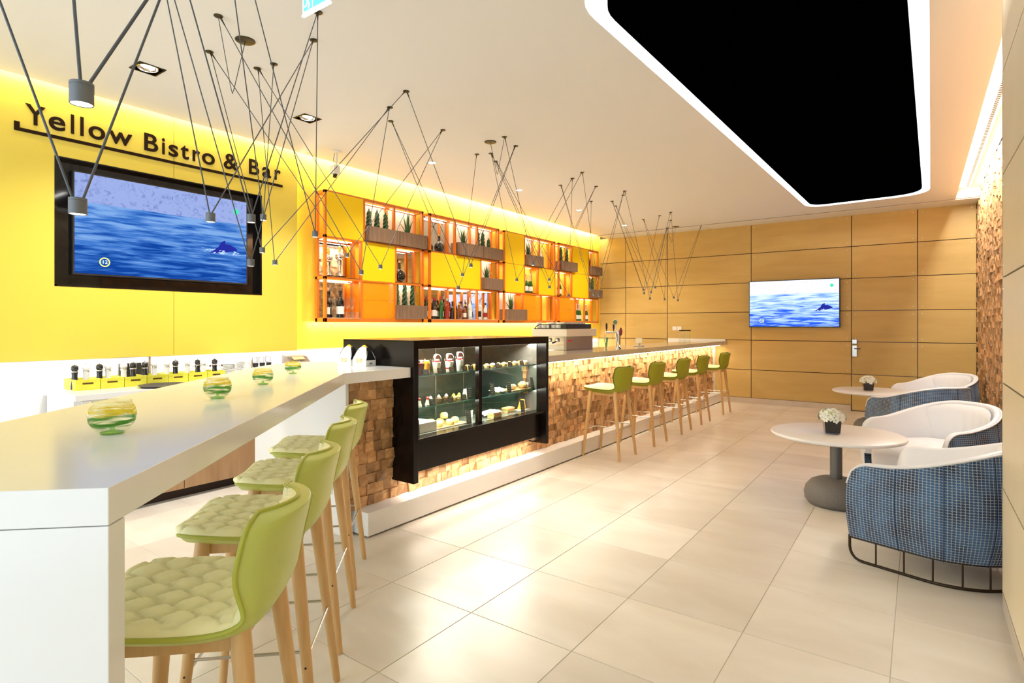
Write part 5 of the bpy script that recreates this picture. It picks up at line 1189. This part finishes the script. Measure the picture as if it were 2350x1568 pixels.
# ================================================================ pendant lamps
CANOPY = {
    'c1': (-3.448, 1.753), 'c2': (-3.95, 1.947), 'B1': (-3.603, 2.008), 'c3': (-3.923, 2.278), 'c4': (-3.761, 2.309),
    'c5': (-3.233, 2.269), 'c6': (-2.924, 2.082), 'c7': (-3.34, 3.197), 'c8': (-3.701, 3.352), 'c9': (-3.944, 3.583),
    'c10': (-3.716, 4.039), 'c11': (-3.941, 4.829), 'B2': (-3.564, 4.584), 'c12': (-3.797, 4.893), 'c13': (-3.936, 5.159),
    'c14': (-3.354, 4.541), 'c15': (-3.428, 4.843), 'c16': (-3.905, 6.549), 'c17': (-3.599, 6.335), 'c18': (-3.362, 6.158),
    'c19': (-3.546, 6.886), 'c20': (-4.036, 7.673), 'c21': (-3.779, 7.858), 'c22': (-3.883, 8.197), 'c23': (-3.346, 7.36),
    'c23b': (-3.468, 7.578), 'c24': (-3.981, 9.537), 'c25': (-3.614, 9.366), 'c26': (-3.351, 9.186), 'c27': (-3.607, 9.883),
    'c28': (-3.947, 10.629), 'B3': (-3.765, 10.581), 'c29': (-3.317, 10.717), 'nH10': (-1.71, 0.436), 'nH11': (-0.984, 1.051),
    'nH20': (-1.62, -0.037), 'nH21': (-1.329, 0.916), 'nH30': (-2.902, 1.163), 'nH40': (-1.861, 0.591), 'nH60': (-2.221, 1.112),
    'nH80': (-2.713, 1.045), 'nH90': (-2.367, 1.223),
}
HEADS = [
    ((-1.08, 0.333, 1.844), ['nH10', 'nH11'], 'nearest and largest pendant lamp, hanging above the first letters of the sign'),
    ((-1.446, 0.439, 1.728), ['nH20', 'nH21'], 'pendant lamp hanging at the left edge of the big television'),
    ((-2.182, 1.08, 1.884), ['nH30', 'c5'], 'pendant lamp hanging in front of the right part of the television picture'),
    ((-2.248, 1.279, 1.918), ['nH40', 'c6'], 'pendant lamp over the upper right corner of the television frame'),
    ((-3.34, 1.972, 1.945), ['c2', 'c7'], 'pendant lamp just right of the television frame, halfway down'),
    ((-3.006, 1.781, 2.084), ['nH60', 'c4'], 'pendant lamp just right of the television frame, at its upper corner'),
    ((-3.645, 2.246, 1.912), ['c3', 'c8'], 'low pendant lamp on the yellow wall between television and shelves'),
    ((-2.633, 1.495, 1.779), ['nH80', 'c5'], 'pendant lamp over the lower right edge of the television picture'),
    ((-2.855, 2.012, 2.005), ['nH90', 'c6'], 'pendant lamp at the upper left corner of the first shelf unit'),
    ((-3.824, 2.999, 2.051), ['c2', 'c10'], 'pendant lamp in front of the trophies in the first shelf unit'),
    ((-3.323, 2.733, 1.862), ['c1', 'c8'], 'pendant lamp in front of the post left of the yellow middle door, first shelf unit'),
    ((-3.699, 3.245, 1.968), ['c3', 'c10'], 'pendant lamp in front of the yellow middle door, first shelf unit'),
    ((-3.739, 4.352, 1.982), ['c9', 'c11'], 'pendant lamp before the wide yellow door of the second unit, middle of three'),
    ((-3.679, 4.218, 1.841), ['c9', 'c15'], 'lowest pendant lamp above the spirit bottles of the second unit'),
    ((-3.365, 4.034, 2.027), ['c7', 'c15'], 'pendant lamp before the wide yellow door of the second unit, upper right one'),
    ((-3.873, 5.489, 2.012), ['c12', 'c17'], 'pendant lamp before the middle left yellow door of the third unit'),
    ((-3.489, 5.256, 2.157), ['c14', 'c18'], 'pendant lamp before the planter in the top row of the third unit'),
    ((-3.749, 6.017, 2.041), ['c13', 'c19'], 'upper of two pendant lamps before the right yellow door of the third unit'),
    ((-3.668, 5.892, 1.939), ['c12', 'c19'], 'lower of two pendant lamps before the right yellow door of the third unit'),
    ((-3.448, 5.976, 1.834), ['c13', 'c17'], 'pendant lamp before the orange drawers of the last shelf unit'),
    ((-3.62, 6.959, 1.895), ['c16', 'c23'], 'pendant lamp before the lowest planter of the last unit, lower left one'),
    ((-3.474, 6.826, 1.873), ['c18', 'c23b'], 'pendant lamp at the right edge of the last shelf unit'),
    ((-3.816, 7.222, 1.982), ['c16', 'c20'], 'pendant lamp before the braided plants of the last unit'),
    ((-3.617, 8.669, 2.043), ['c21', 'c25'], 'upper one of two close pendant lamps at the left of the far cluster'),
    ((-3.849, 9.254, 2.022), ['c21', 'c28'], 'lower one of two close pendant lamps at the left of the far cluster'),
    ((-3.526, 8.757, 2.002), ['c22', 'c26'], 'pendant lamp just below the plywood joint, left half of the far cluster'),
    ((-3.64, 9.0, 1.916), ['c23', 'c28'], 'pendant lamp low in the left half of the far cluster, on two long rods'),
    ((-3.604, 9.141, 2.104), ['c22', 'c27'], 'highest hanging pendant lamp of the far cluster'),
    ((-3.833, 10.177, 1.952), ['c24', 'c28'], 'pendant lamp left of the vertical plywood joint pair, low in the far cluster'),
    ((-3.643, 10.131, 1.977), ['c24', 'c29'], 'second pendant lamp from the right in the far cluster'),
    ((-3.469, 9.854, 1.914), ['c26', 'c29'], 'rightmost and lowest pendant lamp of the far cluster'),
]

used = set()
def canopy(k, par, o, R=.026):
    x, y = CANOPY[k]; q = MB().lathe([(0, 0), (R, 0), (R, -.004), (R*.85, -.007), (0, -.007)], 24, (x-o[0], y-o[1], ZC-o[2])); q.build('canopy', M['bronze'], par, 40)
for (P, cs, label) in HEADS:
    P = Vector(P); t = thing('pendant_lamp', label, 'pendant lamp', P)
    h = .034; r = .0165
    MB().lathe([(0, 0), (r*.98, 0), (r, -.001), (r, -.005), (r*.97, -.0052), (r*.97, -.0058), (r, -.006), (r, -h+.001), (r*.98, -h), (r*.9, -h)], 28, cap=False).build('lamp_head', M['rodhead'], t, 35)
    MB().lathe([(0, -h+.0012), (r*.92, -h+.0012)], 24, cap=False).build('lens', M['warmlens'], t)
    for i, k in enumerate(cs):
        A = Vector((*CANOPY[k], ZC-.006)); dx = A-P; dx.z = 0; dn = dx.normalized()
        p0 = dn*.009; p1 = A-P-dn*.012*(1 if True else 0)
        MB().cyl(p0, p1, .0027, n=8).build('rod', M['rod'], t, 60)
        MB().cyl(p1+(p0-p1).normalized()*.05, p1, .003, .0062, 8).build('rod_socket', M['dark'], t, 60)
        if k not in used: used.add(k); canopy(k, t, P)
def feed(k1, k2, low, label):
    x1, y1 = CANOPY[k1]; x2, y2 = CANOPY[k2]; t = thing('power_canopy', label, 'canopy', (x1, y1, ZC))
    MB().lathe([(0, 0), (.062, 0), (.062, -.004), (.055, -.009), (0, -.010)], 36).build('disc', M['bronze'], t, 40)
    d = Vector((x2-x1, y2-y1, 0)); pts = []
    for i in range(17):
        q = i/16; s = abs(2*q-1); z = -low*(1-(s if s > .08 else .04+s*s*6.25*.08*.5)); pts.append(d*q+Vector((0, 0, z-.008)))
    MB().tube(pts, .0025, 6).build('cable', M['rod'], t, 60)
feed('B1', 'c1', .42, 'large bronze feed canopy above the tall table end, with looping cable')
feed('B2', 'c14', .36, 'large bronze feed canopy over the second shelf unit, with cable')
feed('B3', 'c28', .30, 'large bronze feed canopy nearest the plywood wall, with looping cable')
